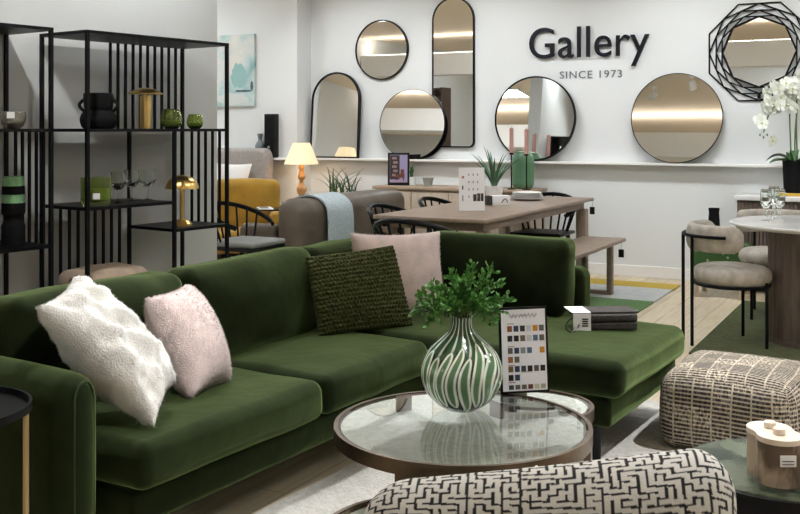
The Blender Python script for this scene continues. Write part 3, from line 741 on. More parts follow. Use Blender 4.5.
# ------------------------------------------------------------------ dining table and bench
A_, C_ = gp(366, 215.4, .75), gp(598, 197.3, .75)
DC = (A_+C_)/2; DC.z = 0; DW, DL = .86, 2.42
def dt(x, y, z=0): p = DC+U*x+N*y; return Vector((p.x, p.y, z))
t = thing('dining_table', 'long taupe wood dining table in the middle of the showroom', 'dining table', DC, RZ)
mb = MB(); mb.add(softbox(-DW/2, DW/2, -DL/2, DL/2, .722, .75, .008, 2, 2)); obj('tabletop', mb, M['greytaupe'], t)
mb = MB(); mb.add(box(-DW/2+.06, DW/2-.06, -DL/2+.1, DL/2-.1, .66, .722)); obj('apron', mb, M['greytaupe'], t, 0)
for sx in (-1, 1):
    for sy in (-1, 1):
        mb = MB(); x, y = sx*(DW/2-.07), sy*(DL/2-.12); mb.add(softbox(x-.045, x+.045, y-.045, y+.045, .012, .66, .012, 2, 1)); obj('leg', mb, M['greytaupe'], t)
be = gp(626, 238, .46)
t = thing('bench', 'low taupe wood bench with runner legs beside the dining table', 'bench', (be.x, be.y, .012), RZ)
mb = MB(); mb.add(softbox(-.36, 0, -1.75, 0, .42, .448, .006, 2, 1)); obj('seat', mb, M['greytaupe'], t)
for y in (-.14, -1.58):
    mb = MB(); mb.add(softbox(-.115, -.07, y-.03, y+.03, .0, .42, .008, 2, 1)); obj('leg', mb, M['greytaupe'], t)
    mb = MB(); mb.add(softbox(-.33, -.285, y-.03, y+.03, .0, .42, .008, 2, 1)); obj('leg', mb, M['greytaupe'], t)
    mb = MB(); mb.add(softbox(-.285, -.115, y-.03, y+.03, .0, .03, .008, 2, 1)); obj('foot_rail', mb, M['greytaupe'], t)
def hang_tag(label, p):
    t = thing('price_tag', label, 'price tag', p, RZ)
    mb = MB(); mb.add(tube([(0, 0, 0), (0, 0, -.06)], .0015, 5)); obj('string', mb, M['blackpl'], t)
    mb = MB(); mb.add(softbox(-.022, .022, -.004, .004, -.125, -.06, .003, 1, 1)); obj('card', mb, M['blackpl'], t)
p = gp(595.5, 197.6, .75); q = dt(DW/2+.004, DL/2-.07, .735); hang_tag('small black price tag hanging from the corner of the dining table', q)
q = Vector((be.x, be.y, .445))+U*.004-N*.16; hang_tag('small black price tag hanging from the bench', q)

# ------------------------------------------------------------------ spindle chairs
def spindle_chair(label, loc, rz, pad=False, group=None):
    t = thing('spindle_chair', label, 'chair', loc, rz, group)
    B = M['blackwood']
    mb = MB(); mb.add(softbox(-.23, .23, -.22, .21, .425, .455, .05, 3, 3, (0, 0, .0))) ; obj('seat', mb, B, t)
    if pad: mb = MB(); mb.add(softbox(-.225, .225, -.23, .2, .455, .495, .03, 3, 3, (0, 0, .012))); obj('seat_pad', mb, M['greyseat'], t)
    rail = []
    for k in range(21):
        a = R(-35+250*k/20) ; rail.append((.285*math.cos(a), .04+.235*math.sin(a), .66+.105*math.sin(a)))
    mb = MB(); mb.add(tube(rail, .019, 8, flat=(1, .75))); obj('back_rail', mb, B, t)
    for k in range(9):
        a = R(12+156*k/8); x, y = math.cos(a), math.sin(a)
        mb = MB(); mb.add(tube([(.20*x, .03+.165*y, .44), (.283*x, .04+.233*y, .66+.10*y)], .009, 6)); obj('spindle', mb, B, t)
    for sx in (-1, 1):
        for sy in (-1, 1):
            mb = MB(); mb.add(tube([(sx*.17, sy*.16, .43), (sx*.215, sy*.215, 0)], [.02, .013], 8)); obj('leg', mb, B, t)
    return t
gr = 'black spindle chairs around the dining table'
q = dt(.02, DL/2-.17, 0); ch = spindle_chair('black spindle chair at the far end of the dining table near the wall', q, RZ, group=gr)
dup(ch, Vector((.125, 6.62, 0)), RZ+PI, 'black spindle chair at the near end of the dining table behind the sofa')
dup(ch, dt(-.47, -.62), RZ+PI/2, 'black spindle chair on the left side of the dining table by the brown sofa')
dup(ch, dt(-.47, .24), RZ+PI/2, 'black spindle chair on the left side of the dining table before the sideboard')
c2 = spindle_chair('black spindle chair with grey seat pad in front of the mustard armchair', Vector((-1.20, 7.75, 0)), R(62), True)
mb = MB(); mb.add(box(-.02, .02, -.003, .003, -.16, -.05), 0, L((-.1, .225, .455))); mb.add(tube([(-.1, .225, .44), (-.1, .225, .40)], .002, 5)); obj('swing_tag', mb, M['white'], c2, 0)

# things on the dining table
TZ = .75
s1 = gp(472, 211, TZ)
rows = [(.12, .2, .08, .05, (.35, .1, .06)), (.12, .42, .05, .09, (.05, .05, .06))]
for i in range(3):
    for j in range(4): rows.append((.36+.17*i, .14+.17*j, .05, .05, (.35, .36, .38)))
rows += [(.55, .62, .13, .16, (.05, .04, .04)), (.70, .60, .13, .18, (.07, .05, .045)), (.85, .60, .10, .18, (.03, .03, .03)), (.12, .64, .05, .14, (.3, .32, .35))]
card_sign('price_sign', 'white printed card with small pictures standing on the dining table', (s1.x, s1.y, TZ), R(6), .195, .32, .002, rows, frame=False, rx=R(-3))
p = gp(494, 196.8, TZ)
t = thing('aloe_plant', 'spiky aloe in a white pot on the dining table', 'plant', (p.x, p.y, TZ))
mb = MB(); mb.add(lathe([(0, 0), (.07, 0), (.085, .10), (.079, .10), (.07, .085), (0, .085)], 28)); obj('pot', mb, M['linen'], t)
def rosette(t, n, seed, z0, hl, rmax, w_, m, name='leaf'):
    r = random.Random(seed)
    for k in range(n):
        a = 2*PI*k/n+r.uniform(-.3, .3); rr = rmax*r.uniform(.35, 1); h_ = hl*r.uniform(.65, 1)*(1.15-.4*rr/rmax)
        pts = bez((.012*math.cos(a), .012*math.sin(a), z0), (rr*.3*math.cos(a), rr*.3*math.sin(a), z0+h_*.6), (rr*math.cos(a), rr*math.sin(a), z0+h_), 8)
        mb = MB(); mb.add(blade(pts, lambda s: w_*(1-s)**.7, (0, 0, 1), .4)); obj(name, mb, m, t)
rosette(t, 17, 3, .08, .40, .27, .019, M['aloe'])
p = gp(498, 205, TZ)
t = thing('sample_block', 'small white sample block with black spine on the dining table', 'sample block', (p.x, p.y, TZ), R(14))
mb = MB(); mb.add(softbox(-.055, .09, -.03, .05, .0, .075, .004, 1, 1)); obj('pages', mb, M['white'], t)
mb = MB(); mb.add(softbox(-.10, -.056, -.03, .05, .0, .075, .004, 1, 1)); obj('spine', mb, M['darkcloth'], t)
mb = MB(); mb.add(tube(bez((.02, -.032, .02), (.05, -.035, .08), (.07, -.032, .02), 8), .003, 6)); obj('cord', mb, M['blackpl'], t)
p = gp(527, 200, TZ)
for k in range(4):
    mb = MB(); rr = .142-.006*k; mb.add(lathe([(0, 0), (rr*.6, 0), (rr*.72, .004), (rr, .020), (rr, .024), (rr*.7, .010), (0, .006)], 40))
    o = obj('dinner_plate', mb, M['plate'], None, 40, (p.x, p.y, TZ+.0145*k)); tag(o, ('bottom', 'second lowest', 'third lowest', 'top')[k]+' plate of the off-white stack on the dining table', 'plate', 'stack of plates on the dining table')

# ------------------------------------------------------------------ oak sideboard at the back wall
sl = onwall(372, 190, .48); a_l = sl.dot(U); sr = onwall(549, 190, 0); a_r = sr.dot(U); SBZ = .79
t = thing('sideboard', 'pale oak sideboard against the back wall behind the dining table', 'sideboard', ab((a_l+a_r)/2, WB-.26, 0), RZ)
hw = (a_r-a_l)/2
mb = MB(); mb.add(softbox(-hw, hw, -.22, .22, SBZ-.03, SBZ, .005, 1, 1)); obj('top', mb, M['oak'], t)
mb = MB(); mb.add(box(-hw+.02, hw-.02, -.19, .21, .14, SBZ-.03)); obj('carcass', mb, M['oakfront'], t, 0)
for k in range(4):
    x0 = -hw+.03+k*(2*hw-.06)/4; x1 = x0+(2*hw-.06)/4-.01
    mb = MB(); mb.add(softbox(x0, x1, -.208, -.19, .16, SBZ-.05, .004, 1, 1)); d = obj('door', mb, M['oakfront'], t)
    mb = MB(); mb.add(cyl(.012, 0, .02, seg=12), 0, L((x1-.05, -.208, .5)) @ RX(R(90))); obj('knob', mb, M['blackpl'], d)
for x in (-hw+.1, hw-.1):
    for y in (-.05, .15): mb = MB(); mb.add(lathe([(.014, 0), (.022, .14)], 12, L((x, y, 0)))); obj('leg', mb, M['oak'], t)
def sb(px, back=.26): p = onwall(px, 150, back); return Vector((p.x, p.y, SBZ))
p = sb(398.5, .32)
t = thing('framed_photo', 'black framed picture of a bookshelf and chair standing on the sideboard', 'picture frame', p, R(-4), rx=R(-5))
fw = .215; fh = .325
mb = MB(); mb.add(box(-fw/2, fw/2, 0, .012, 0, fh)); obj('frame', mb, M['blackpl'], t, 0)
mats = [mat('photo_wall', (.30, .26, .42), .4), mat('photo_shelf', (.035, .018, .018), .4), mat('photo_chair', (.13, .04, .025), .4), mat('photo_books', (.26, .18, .17), .4), mat('photo_floor', (.34, .25, .36), .4)]
mb = MB(); mb.add(box(-fw/2+.02, fw/2-.02, -.002, 0, .03, fh-.02), 0)
mb.add(box(-.085, .01, -.003, -.002, .06, .30), 1); mb.add(box(-.08, .08, -.0028, -.0018, .03, .06), 4)
for k in range(5): mb.add(box(-.065+.01*(k % 2), -.02+.01*(k % 2), -.004, -.003, .09+.042*k, .115+.042*k), 3)
mb.add(box(-.03, .06, -.005, -.004, .075, .115), 2); mb.add(box(.02, .055, -.0055, -.0045, .11, .16), 2); mb.add(box(-.025, -.015, -.005, -.004, .05, .08), 1); mb.add(box(.045, .055, -.005, -.004, .05, .08), 1)
obj('picture', mb, mats, t, 0)
p = sb(411.5, .22)
t = thing('aloe_plant', 'small upright succulent in pale pot beside the framed picture', 'plant', p)
mb = MB(); mb.add(lathe([(0, 0), (.042, 0), (.05, .085), (.044, .085), (0, .075)], 24)); obj('pot', mb, M['palepot'], t)
rosette(t, 8, 5, .07, .17, .05, .013, M['leafdark'])
p = sb(428, .27)
mb = MB(); mb.add(lathe([(0, 0), (.040, 0), (.052, .07), (.056, .07), (.056, .082), (.048, .082), (.044, .02), (0, .015)], 28)); o = obj('ceramic_pot', mb, M['greycer'], None, 40, p); tag(o, 'small empty grey pot standing on the oak sideboard', 'pot')
p = sb(523, .24)
mb = MB(); mb.add(lathe(dens([(.0, 0), (.07, 0), (.098, .03), (.105, .08), (.106, .22), (.098, .30), (.07, .345), (.045, .352), (.04, .34), (.0, .33)], 3), 40)); o = obj('sage_vase', mb, M['sage'], None, 50, p); tag(o, 'rounded sage green vase on the sideboard behind the candlesticks', 'vase')
for px, lb, hh in ((511.5, 'black candlestick with pink candle left of the sage green vase', .34), (526.5, 'black candlestick with pink candle in front of the sage green vase', .33)):
    t = thing('candlestick', lb, 'candlestick', sb(px, .40), 0, 'black candlesticks on the sideboard')
    mb = MB(); mb.add(lathe([(0, 0), (.04, 0), (.04, .008), (.008, .014), (.0065, .03), (.0065, hh-.02), (.02, hh-.015), (.02, hh), (0, hh)], 20)); obj('holder', mb, M['black'], t)
    mb = MB(); mb.add(lathe([(0, hh), (.020, hh), (.019, hh+.225), (.005, hh+.232), (0, hh+.232)], 18)); cd = obj('candle', mb, M['candle'], t)
    mb = MB(); mb.add(tube([(0, 0, hh+.23), (.002, 0, hh+.242)], .0015, 5)); obj('wick', mb, M['blackpl'], cd)

# trough of spiky leaves behind the brown sofa
p = onwall(350, 190, .26); 
t = thing('leafy_planter', 'spiky green plants in a tall trough behind the brown sofa', 'planter', (p.x-.05, p.y+.02, 0), RZ)
mb = MB(); mb.add(softbox(-.22, .15, -.11, .11, 0, .69, .02, 2, 1)); obj('trough', mb, M['greycer'], t)
r = random.Random(21)
for k in range(30):
    x = r.uniform(-.20, .14); a = r.uniform(0, 2*PI); l_ = r.uniform(.08, .26); h_ = r.uniform(.10, .26)
    x = min(x, .15)
    pts = bez((x, 0, .68), (x+.2*l_*math.cos(a), .2*l_*math.sin(a), .71+h_*.7), (x+l_*math.cos(a)*1.1, .7*l_*math.sin(a), .71+h_), 7)
    mb = MB(); mb.add(blade(pts, lambda s: .011*(1-s)**.6)); obj('leaf', mb, M['leafdark'], t)

# ------------------------------------------------------------------ brown sofa with throw
b0 = gp(309, 199, .80)
t = thing('loveseat', 'brown leather loveseat with rounded back seen from behind', 'sofa', (b0.x, b0.y, 0), RZ)
BL = 1.72
def rollback(q, t_): return q
mb = MB(); mb.add(softbox(-.34, .0, .0, BL, .10, .785, .11, 6, 6, (.0, .01, .01), .008, 3)); obj('backrest', mb, M['brown'], t, 60)
mb = MB(); mb.add(softbox(-.70, -.34, .0, BL, .10, .30, .04, 3, 3)); obj('base', mb, M['brown'], t, 60)
mb = MB(); mb.add(softbox(-.71, -.34, .16, BL-.16, .30, .44, .05, 4, 4, (0, 0, .02))); obj('seat_cushion', mb, M['brown'], t, 60)
for y in (0, BL-.15): mb = MB(); mb.add(softbox(-.70, -.34, y, y+.15, .30, .58, .06, 4, 4)); obj('arm', mb, M['brown'], t, 60)
for x in (-.64, -.06):
    for y in (.08, BL-.08): mb = MB(); mb.add(lathe([(.018, 0), (.025, .10)], 12, L((x, y, 0)))); obj('leg', mb, M['walnut'], t)
# throw folded over the back, open profile with thickness
y0, y1 = .20, .62
prof = [(-.36, .48), (-.358, .6)]+[(-.165+.19*math.cos(PI-k*PI/10), .675+.128*math.sin(PI-k*PI/10)) for k in range(11)]+[(.030, .6), (.033, .42), (.036, .30)]
def sheet(prof, y0, y1, th, ny=10, nz=.006):
    v = []; f = []; n = len(prof)
    for lay in (0, 1):
        for j in range(ny+1):
            y = y0+(y1-y0)*j/ny
            for i, (x, z) in enumerate(prof):
                a = prof[max(i-1, 0)]; b = prof[min(i+1, n-1)]; d = Vector((b[0]-a[0], b[1]-a[1])).normalized(); o = lay*th
                w_ = nz*noise.noise(Vector((x*6, y*9, z*6)))
                v.append((x-d.y*(o+w_), y, z+d.x*(o+w_)))
    s = (ny+1)*n
    for j in range(ny):
        for i in range(n-1):
            a = j*n+i; f += [(a, a+1, a+n+1, a+n), (s+a, s+a+n, s+a+n+1, s+a+1)]
    for j in range(ny):
        for i in (0, n-1): a = j*n+i; f.append((a, a+n, s+a+n, s+a))
    for i in range(n-1):
        for j in (0, ny): a = j*n+i; f.append((a, a+1, s+a+1, s+a))
    return v, f
mb = MB(); mb.add(sheet(prof, y0+.03, y1, .014)); o = obj('throw_blanket', mb, M['bluethrow'], None, 60, (b0.x, b0.y, 0), (0, 0, RZ)); tag(o, 'pale blue woven throw draped over the back of the brown loveseat', 'throw')

# lamp on its side table
lp = onwall(301.5, 190, .55)
t = thing('lamp_table', 'small wooden side table carrying the lit lamp behind the loveseat', 'side table', (lp.x, lp.y, 0))
mb = MB(); mb.add(cyl(.2, .59, .62, seg=36)); obj('top', mb, M['oak'], t)
for a in (90, 210, 330): mb = MB(); mb.add(tube([(.13*math.cos(R(a)), .13*math.sin(R(a)), .595), (.18*math.cos(R(a)), .18*math.sin(R(a)), 0)], .014, 8)); obj('leg', mb, M['oak'], t)
LT = .62
def yz(py): return HC-(py-Y0)/F*lp.y
t = thing('table_lamp', 'lit table lamp with pleated cream shade on turned wood base', 'lamp', (lp.x, lp.y, LT))
z0 = yz(164)-LT; z1 = yz(143)-LT
mb = MB(); mb.add(lathe(dens([(0, 0), (.075, 0), (.078, .015), (.05, .03), (.028, .055), (.045, .09), (.05, .13), (.025, .17), (.022, .21), (.04, .235), (.03, .27), (.022, .31), (.03, .34), (.02, z0+.02), (.012, z0+.05), (0, z0+.05)], 3), 28)); obj('base', mb, M['wood_lamp'], t, 50)
n = 72; v = []; f = []
for lay, rr in ((0, .172), (1, .085)):
    for k in range(n): a = 2*PI*k/n; q_ = rr*(1+.018*(k % 2)); v.append((q_*math.cos(a), q_*math.sin(a), z0 if lay == 0 else z1))
for k in range(n): f.append((k, (k+1) % n, n+(k+1) % n, n+k))
mb = MB(); mb.add((v, f)); shd = obj('lamp_shade', mb, M['lamp_lit'], t, 0)
md = shd.modifiers.new('thick', 'SOLIDIFY'); md.thickness = .003
mb = MB(); mb.add(lathe([(0, z0+.045), (.02, z0+.05), (.03, z0+.08), (.02, z0+.11), (0, z0+.115)], 16)); obj('bulb', mb, mat('warm_bulb', (.9, .8, .6), .5, emit=(1, .7, .35), estr=6), t)
ld = bpy.data.lights.new('lamp_glow', 'POINT'); ld.energy = 7; ld.color = (1, .62, .28); ld.shadow_soft_size = .04
lo = bpy.data.objects.new('lamp_glow', ld); COL.objects.link(lo); lo.parent = t; lo.location = (0, 0, z0+.0)

# ------------------------------------------------------------------ mustard armchair, bed, painting and ledge pieces
p = gp(247, 262, 0); pY = 9.0
mcx = Vector(((243-400)/F*9.3, 9.3, 0))
t = thing('mustard_armchair', 'mustard velvet armchair on pale wood legs in front of the bed', 'armchair', mcx, R(6))
mb = MB(); mb.add(softbox(-.34, .34, .16, .36, .30, .86, .06, 4, 4, (0, .02, .02))); obj('backrest', mb, M['mustard'], t, 60)
mb = MB(); mb.add(softbox(-.26, .26, -.36, .18, .24, .42, .05, 4, 4, (0, 0, .025))); obj('seat', mb, M['mustard'], t, 60)
for x in (-.36, .25): mb = MB(); mb.add(softbox(x, x+.11, -.34, .22, .24, .60, .04, 4, 3)); obj('arm', mb, M['mustard'], t, 60)
for x in (-.28, .28):
    for y in (-.30, .30): mb = MB(); mb.add(lathe([(.014, 0), (.024, .26)], 12, L((x, y, 0)))); obj('leg', mb, M['wood_lamp'], t)
bk = mcx+Vector((.19, -.13, 0))
t = thing('brochure', 'open brochure with dark cover lying on the mustard armchair arm', 'brochure', (mcx.x+.27, mcx.y-.02, .602), R(14), rx=0)
mb = MB(); mb.add(softbox(-.14, .12, -.16, .12, 0, .012, .002, 1, 1), 0); obj('cover', mb, M['blackpl'], t, 0)
mb = MB(); mb.add(box(-.13, .0, -.152, .112, .0122, .02), 0); mb.add(box(-.11, -.03, -.10, -.02, .0201, .0206), 1); mb.add(box(-.11, -.03, .0, .08, .0201, .0206), 2); obj('pages', mb, [M['white'], M['greycer'], M['darkcloth']], t, 0)
# bed with tall headboard
hb = onwall(240, 150, .27+.17); a_h = onwall(273, 150, .27+.17).dot(U)
t = thing('bed', 'bed with tall rounded grey linen headboard under the painting', 'bed', ab(a_h, WB-.27-.13, 0), RZ)
ztop = HC-(148-Y0)/F*onwall(255, 150, .44).y
mb = MB(); mb.add(softbox(-1.5, 0, -.13, 0, .0, ztop, .05, 4, 40, (0, .02, .0), fn=lambda q, t_: Vector((q.x, q.y, q.z-(.13*(max(0, abs(t_[0])-.90)/.10)**2.2 if t_[2] > 0 else 0))))); obj('headboard', mb, M['greyfab'], t, 60)
mb = MB(); mb.add(softbox(-1.46, -.04, -1.0, -.13, .12, .34, .03, 2, 2)); obj('bed_base', mb, M['greyfab'], t)
mb = MB(); mb.add(softbox(-1.45, -.05, -.98, -.13, .34, .60, .06, 3, 3, (0, 0, .02))); obj('mattress', mb, M['linen'], t)
for x in (-1.4, -.1): mb = MB(); mb.add(box(x-.03, x+.03, -.9, -.84, 0, .12)); obj('leg', mb, M['walnut'], t, 0)
def bedpil(px, label, x, y, tilt):
    o_ = ab(a_h, WB-.40, 0)
    c = [(x-.25, y, .615), (x+.25, y, .615), (x+.25, y+.12, .99), (x-.25, y+.12, .99)]
    W2 = [o_+U*q[0]+N*q[1]+Vector((0, 0, q[2])) for q in c]
    cush('bed_pillow', label, W2, .07, M['linen'], 16)
bedpil(232, 'white pillow propped against the grey headboard, nearest its rounded right side', -.40, -.32, 0)
bedpil(222, 'white pillow in front of the other against the grey headboard', -.62, -.48, 0)

# painting
def paint_mat():
    m = mat('abstract_pale_blue_painting', (.6, .65, .65), .7); nt = m.node_tree; b = nt.nodes['Principled BSDF']
    tc = nt.nodes.new('ShaderNodeTexCoord'); n = nt.nodes.new('ShaderNodeTexNoise'); n.inputs['Scale'].default_value = 3.2; n.inputs['Detail'].default_value = 7; n.inputs['Distortion'].default_value = .6
    nt.links.new(tc.outputs['Object'], n.inputs[0]); r = nt.nodes.new('ShaderNodeValToRGB'); nt.links.new(n.outputs[0], r.inputs[0]); el = r.color_ramp.elements
    el[0].position = .3; el[0].color = (.24, .42, .43, 1); el[1].position = .62; el[1].color = (.72, .71, .67, 1)
    e_ = el.new(.45); e_.color = (.48, .62, .62, 1); e_ = el.new(.52); e_.color = (.60, .66, .65, 1)
    nt.links.new(r.outputs[0], b.inputs['Base Color']); return m
pl, pr_ = onwall(212, 70, .27), onwall(256, 70, .27)
wp = (pr_-pl).length; zt = HC-(34-Y0)/F*pr_.y; zb = HC-(106-Y0)/F*pr_.y
t = thing('painting', 'pale blue and grey abstract canvas on the wall above the bed', 'painting', (pr_.x, pr_.y, zb), RZ)
hh = zt-zb
mb = MB(); mb.add(box(-wp, 0, -.035, -.002, 0, hh)); obj('canvas', mb, paint_mat(), t, 0)
def blob(cx, cz, rx_, rz_, seed, n=26):
    r = random.Random(seed); return [(cx+rx_*math.cos(2*PI*k/n)*(1+.18*r.uniform(-1, 1)), cz+rz_*math.sin(2*PI*k/n)*(1+.18*r.uniform(-1, 1))) for k in range(n)]
mb = MB(); X = RX(R(90))
mb.add(prism([(x, z) for x, z in blob(-.20*1, hh*.42, .10, .14, 3)], .035, .0365), 0, X)
mb.add(prism(blob(-.03, hh*.28, .02, .05, 8), .035, .0368), 1, X); mb.add(prism(blob(-.14, hh*.21, .12, .012, 9), .035, .0372), 1, X); mb.add(prism(blob(-wp/2, hh*.10, wp*.38, .06, 12), .035, .0362), 2, X)
obj('brushwork', mb, [mat('teal_paint', (.30, .50, .50), .7), mat('slate_paint', (.07, .11, .13), .7), mat('chalk_paint', (.62, .65, .64), .7)], t, 0)
# ledge pieces
p = onwall(271.5, 140, .27+.055); zt = HC-(114-Y0)/F*p.y
t = thing('tower_speaker', 'slim black upright speaker on the ledge right of the headboard', 'speaker', (p.x, p.y, LZ), RZ)
mb = MB(); mb.add(softbox(-.06, .06, -.05, .05, 0, zt-LZ, .005, 1, 1)); obj('body', mb, M['blackpl'], t)
mb = MB(); mb.add(box(-.05, .05, -.053, -.05, .08, zt-LZ-.03)); obj('grille', mb, M['blackmatte'], t, 0)
mb = MB()
mb.add(box(-.014, .014, -.0545, -.053, .1, .125))
obj('badge', mb, M['greycer'], t, 0)
p = onwall(260, 140, .27+.055); k_ = (HC-(134-Y0)/F*p.y-LZ)
mb = MB(); mb.add(lathe(dens([(0, 0), (.03, 0), (.035, .02), (.05, .09), (.052, .13), (.03, .17), (.018, .19), (.02, .2), (.03, k_), (.022, k_), (0, k_-.03)], 2), 24)); o = obj('ledge_vase', mb, M['bluegrey'], None, 50, (p.x, p.y, LZ)); tag(o, 'small blue grey bottle vase on the ledge beside the black speaker', 'vase')

# ------------------------------------------------------------------ mirrors
def mirror_shape(pts, t, fr, depth, m=M['black']):
    """pts: outline (x,z) closed; glass at the front, frame band round it, in the local xz plane facing -y"""
    n = len(pts); cx = sum(p[0] for p in pts)/n; cz = sum(p[1] for p in pts)/n
    def inset(d):
        out = []
        for i in range(n):
            a, b, c = Vector(pts[i-1]), Vector(pts[i]), Vector(pts[(i+1) % n]); tt = (c-a).normalized(); nn = Vector((-tt.y, tt.x)); out.append(b+nn*d)
        return out
    inn = inset(fr); v = []; f = []
    loops = [[(p[0], -depth, p[1]) for p in pts], [(p.x, -depth, p.y) for p in inn], [(p.x, -depth+.008, p.y) for p in inn], [(p[0], 0, p[1]) for p in pts]]
    for l in loops: v += l
    for i in range(n):
        j = (i+1) % n; f += [(i, j, n+j, n+i), (n+i, n+j, 2*n+j, 2*n+i), (i, 3*n+i, 3*n+j, j)]
    f.append(tuple(range(3*n, 4*n)))
    mb = MB(); mb.add((v, f)); obj('frame', mb, m, t, 35)
    mb = MB(); mb.add(([(p.x, -depth+.006, p.y) for p in inn], [tuple(range(n))])); obj('mirror_glass', mb, M['mirror'], t, 0)
def circ(r, n=72, cz=None): return [(r*math.cos(2*PI*k/n), (r if cz is None else cz)+r*math.sin(2*PI*k/n)) for k in range(n)]
def lean_mirror(label, px, ytop, ybot, depth, fr, tilt, off):
    p = onwall(px, 150, off); d = (ybot-ytop)/F*p.y/math.cos(tilt)
    t = thing('round_mirror', label, 'mirror', (p.x, p.y, LZ), RZ, rx=-tilt); mirror_shape(circ(d/2), t, fr, depth); return t
p = onwall(382.5, 50); d = 60/F*p.y
t = thing('round_mirror', 'small round black framed mirror hung highest at the left', 'mirror', (p.x, p.y, HC-(80-Y0)/F*p.y), RZ); mirror_shape(circ(d/2), t, .014, .03)
lean_mirror('round black framed mirror half hidden behind the thin-edged round one', 418.5, 94, 159.5, .012, .02, R(.8), .018)
t_ = lean_mirror('round thin-edged mirror turned towards the room in front of another round mirror', 411.5, 89.5, 159.5, .02, .004, R(4), .095); t_.rotation_euler.z = RZ+R(5)
lean_mirror('round black framed mirror on the ledge below the sign, behind the candles', 534, 75, 160, .03, .014, R(5), .09)
lean_mirror('large round thin-framed mirror on the ledge right of the lettering', 675.5, 72, 162.5, .02, .006, R(5.5), .10)
def px_w(px, Y): x = (px-400)/F; return F*(U.x-x*U.y)/Y
p = onwall(335, 110, .08); wd = 48/px_w(335, p.y); hgt = 86/F*p.y
def arch(w_, h_, rb=.0, n=24):
    r = w_/2; pts = []
    if rb: 
        for k in range(7): a = R(180+90*k/6); pts.append((-r+rb+rb*math.cos(a), rb+rb*math.sin(a)))
        for k in range(7): a = R(270+90*k/6); pts.append((r-rb+rb*math.cos(a), rb+rb*math.sin(a)))
    else: pts += [(-r, 0), (r, 0)]
    for k in range(n+1): a = PI*k/n; pts.append((r*math.cos(a), h_-r+r*math.sin(a)))
    return pts
t = thing('arched_mirror', 'arched black framed mirror on the ledge beside the lamp', 'mirror', (p.x, p.y, LZ), RZ, rx=-R(4)); mirror_shape(arch(wd, hgt), t, .02, .035)
p = onwall(454, 70); wd = 42/px_w(454, p.y); hgt = 150/F*p.y
t = thing('tall_mirror', 'tall narrow round-topped mirror hanging above the ledge', 'mirror', (p.x, p.y, HC-(147.5-Y0)/F*p.y), RZ); mirror_shape(arch(wd, hgt, .06), t, .014, .03)
p = onwall(759.5, 52); R0 = 48.5/F*p.y/math.cos(R(22.5))
t = thing('geometric_mirror', 'octagonal mirror in a black frame of overlapping wire octagons', 'mirror', (p.x, p.y, p.z), RZ)
for k in range(6):
    rr = R0*math.cos(R(22.5))**k; pts = [(rr*math.cos(R(22.5*(k+1)+45*j)), -.012-.006*k, rr*math.sin(R(22.5*(k+1)+45*j))) for j in range(8)]
    mb = MB()
    for j in range(8): mb.add(tube([pts[j], pts[(j+1) % 8]], .007 if k < 5 else .009, 6))
    obj('wire_octagon', mb, M['black'], t)
mb = MB(); mb.add(([(x, -.03, z) for x, y, z in pts], [tuple(range(8))])); obj('mirror_glass', mb, M['mirror'], t, 0)
mb = MB(); mb.add(box(-.012, .012, -.04, -.0, -rr-.10, -rr-.05)); obj('bracket', mb, M['black'], t, 0)

# ------------------------------------------------------------------ wall lettering
gl, gr_ = onwall(530.5, 57, .0), onwall(650, 57, 0)
wid = (gr_-gl).length
t = thing('wall_sign', 'large dark navy raised lettering on the white wall between the mirrors', 'sign', (gl.x, gl.y, HC-(59.2-Y0)/F*gl.y), RZ)
size = .50
full = text_mesh('Gallery', size, .012, -.001); xs = [v.co.x for v in full.vertices]; x_lo, x_hi = min(xs), max(xs); sx = wid/(x_hi-x_lo)
zs = [v.co.y for v in full.vertices]
hcap = 30/F*gl.y                            # height of the l
one = text_mesh('l', size, .012, -.001); lz = max(v.co.y for v in one.vertices); sz = hcap/lz
for v in full.vertices:
    x, y, z = v.co; v.co = ((x-x_lo)*sx, -.03-z, y*sz)
# one mesh per letter, split by connected islands
bm = bmesh.new(); bm.from_mesh(full); bm.verts.ensure_lookup_table(); bmesh.ops.remove_doubles(bm, verts=bm.verts, dist=1e-5)
left = set(bm.faces); islands = []
while left:
    st_ = [left.pop()]; isl = [st_[0]]
    while st_:
        fc = st_.pop()
        for e in fc.edges:
            for g in e.link_faces:
                if g in left: left.remove(g); st_.append(g); isl.append(g)
    islands.append(isl)
for isl in islands:
    vs2 = {}; mb = MB(); vv = []; ff = []
    for fc in isl:
        for vt in fc.verts:
            if vt not in vs2: vs2[vt] = len(vv); vv.append(tuple(vt.co))
        ff.append(tuple(vs2[vt] for vt in fc.verts))
    mb.add((vv, ff))
    cx = sum(q[0] for q in vv)/len(vv); cz_ = sum(q[2] for q in vv)/len(vv)
    let = obj('letter', mb, M['navy'], t, 30)
    mb = MB(); mb.add(cyl(.008, 0, .022, seg=8), 0, L((cx, -.0, cz_)) @ RX(R(90)))
bm.free()
s0, s1_ = onwall(560, 78, 0), onwall(622, 78, 0)
me = text_mesh('SINCE 1973', .12, .003, 0.0, 1.15); xs = [v.co.x for v in me.vertices]; a_, b_ = min(xs), max(xs); sx = (s1_-s0).length/(b_-a_); hz = max(v.co.y for v in me.vertices); sz = 7.2/F*s0.y/hz
for v in me.vertices: x, y, z = v.co; v.co = ((x-a_)*sx, -.006-z, y*sz)
me.materials.clear(); me.materials.append(mat('grey_letters', (.16, .17, .19), .5))
o = obj('since_lettering', me, None, None, 0, (s0.x, s0.y, HC-(78.7-Y0)/F*s0.y), (0, 0, RZ)); tag(o, 'small grey SINCE 1973 lettering on the wall under the large sign', 'sign')

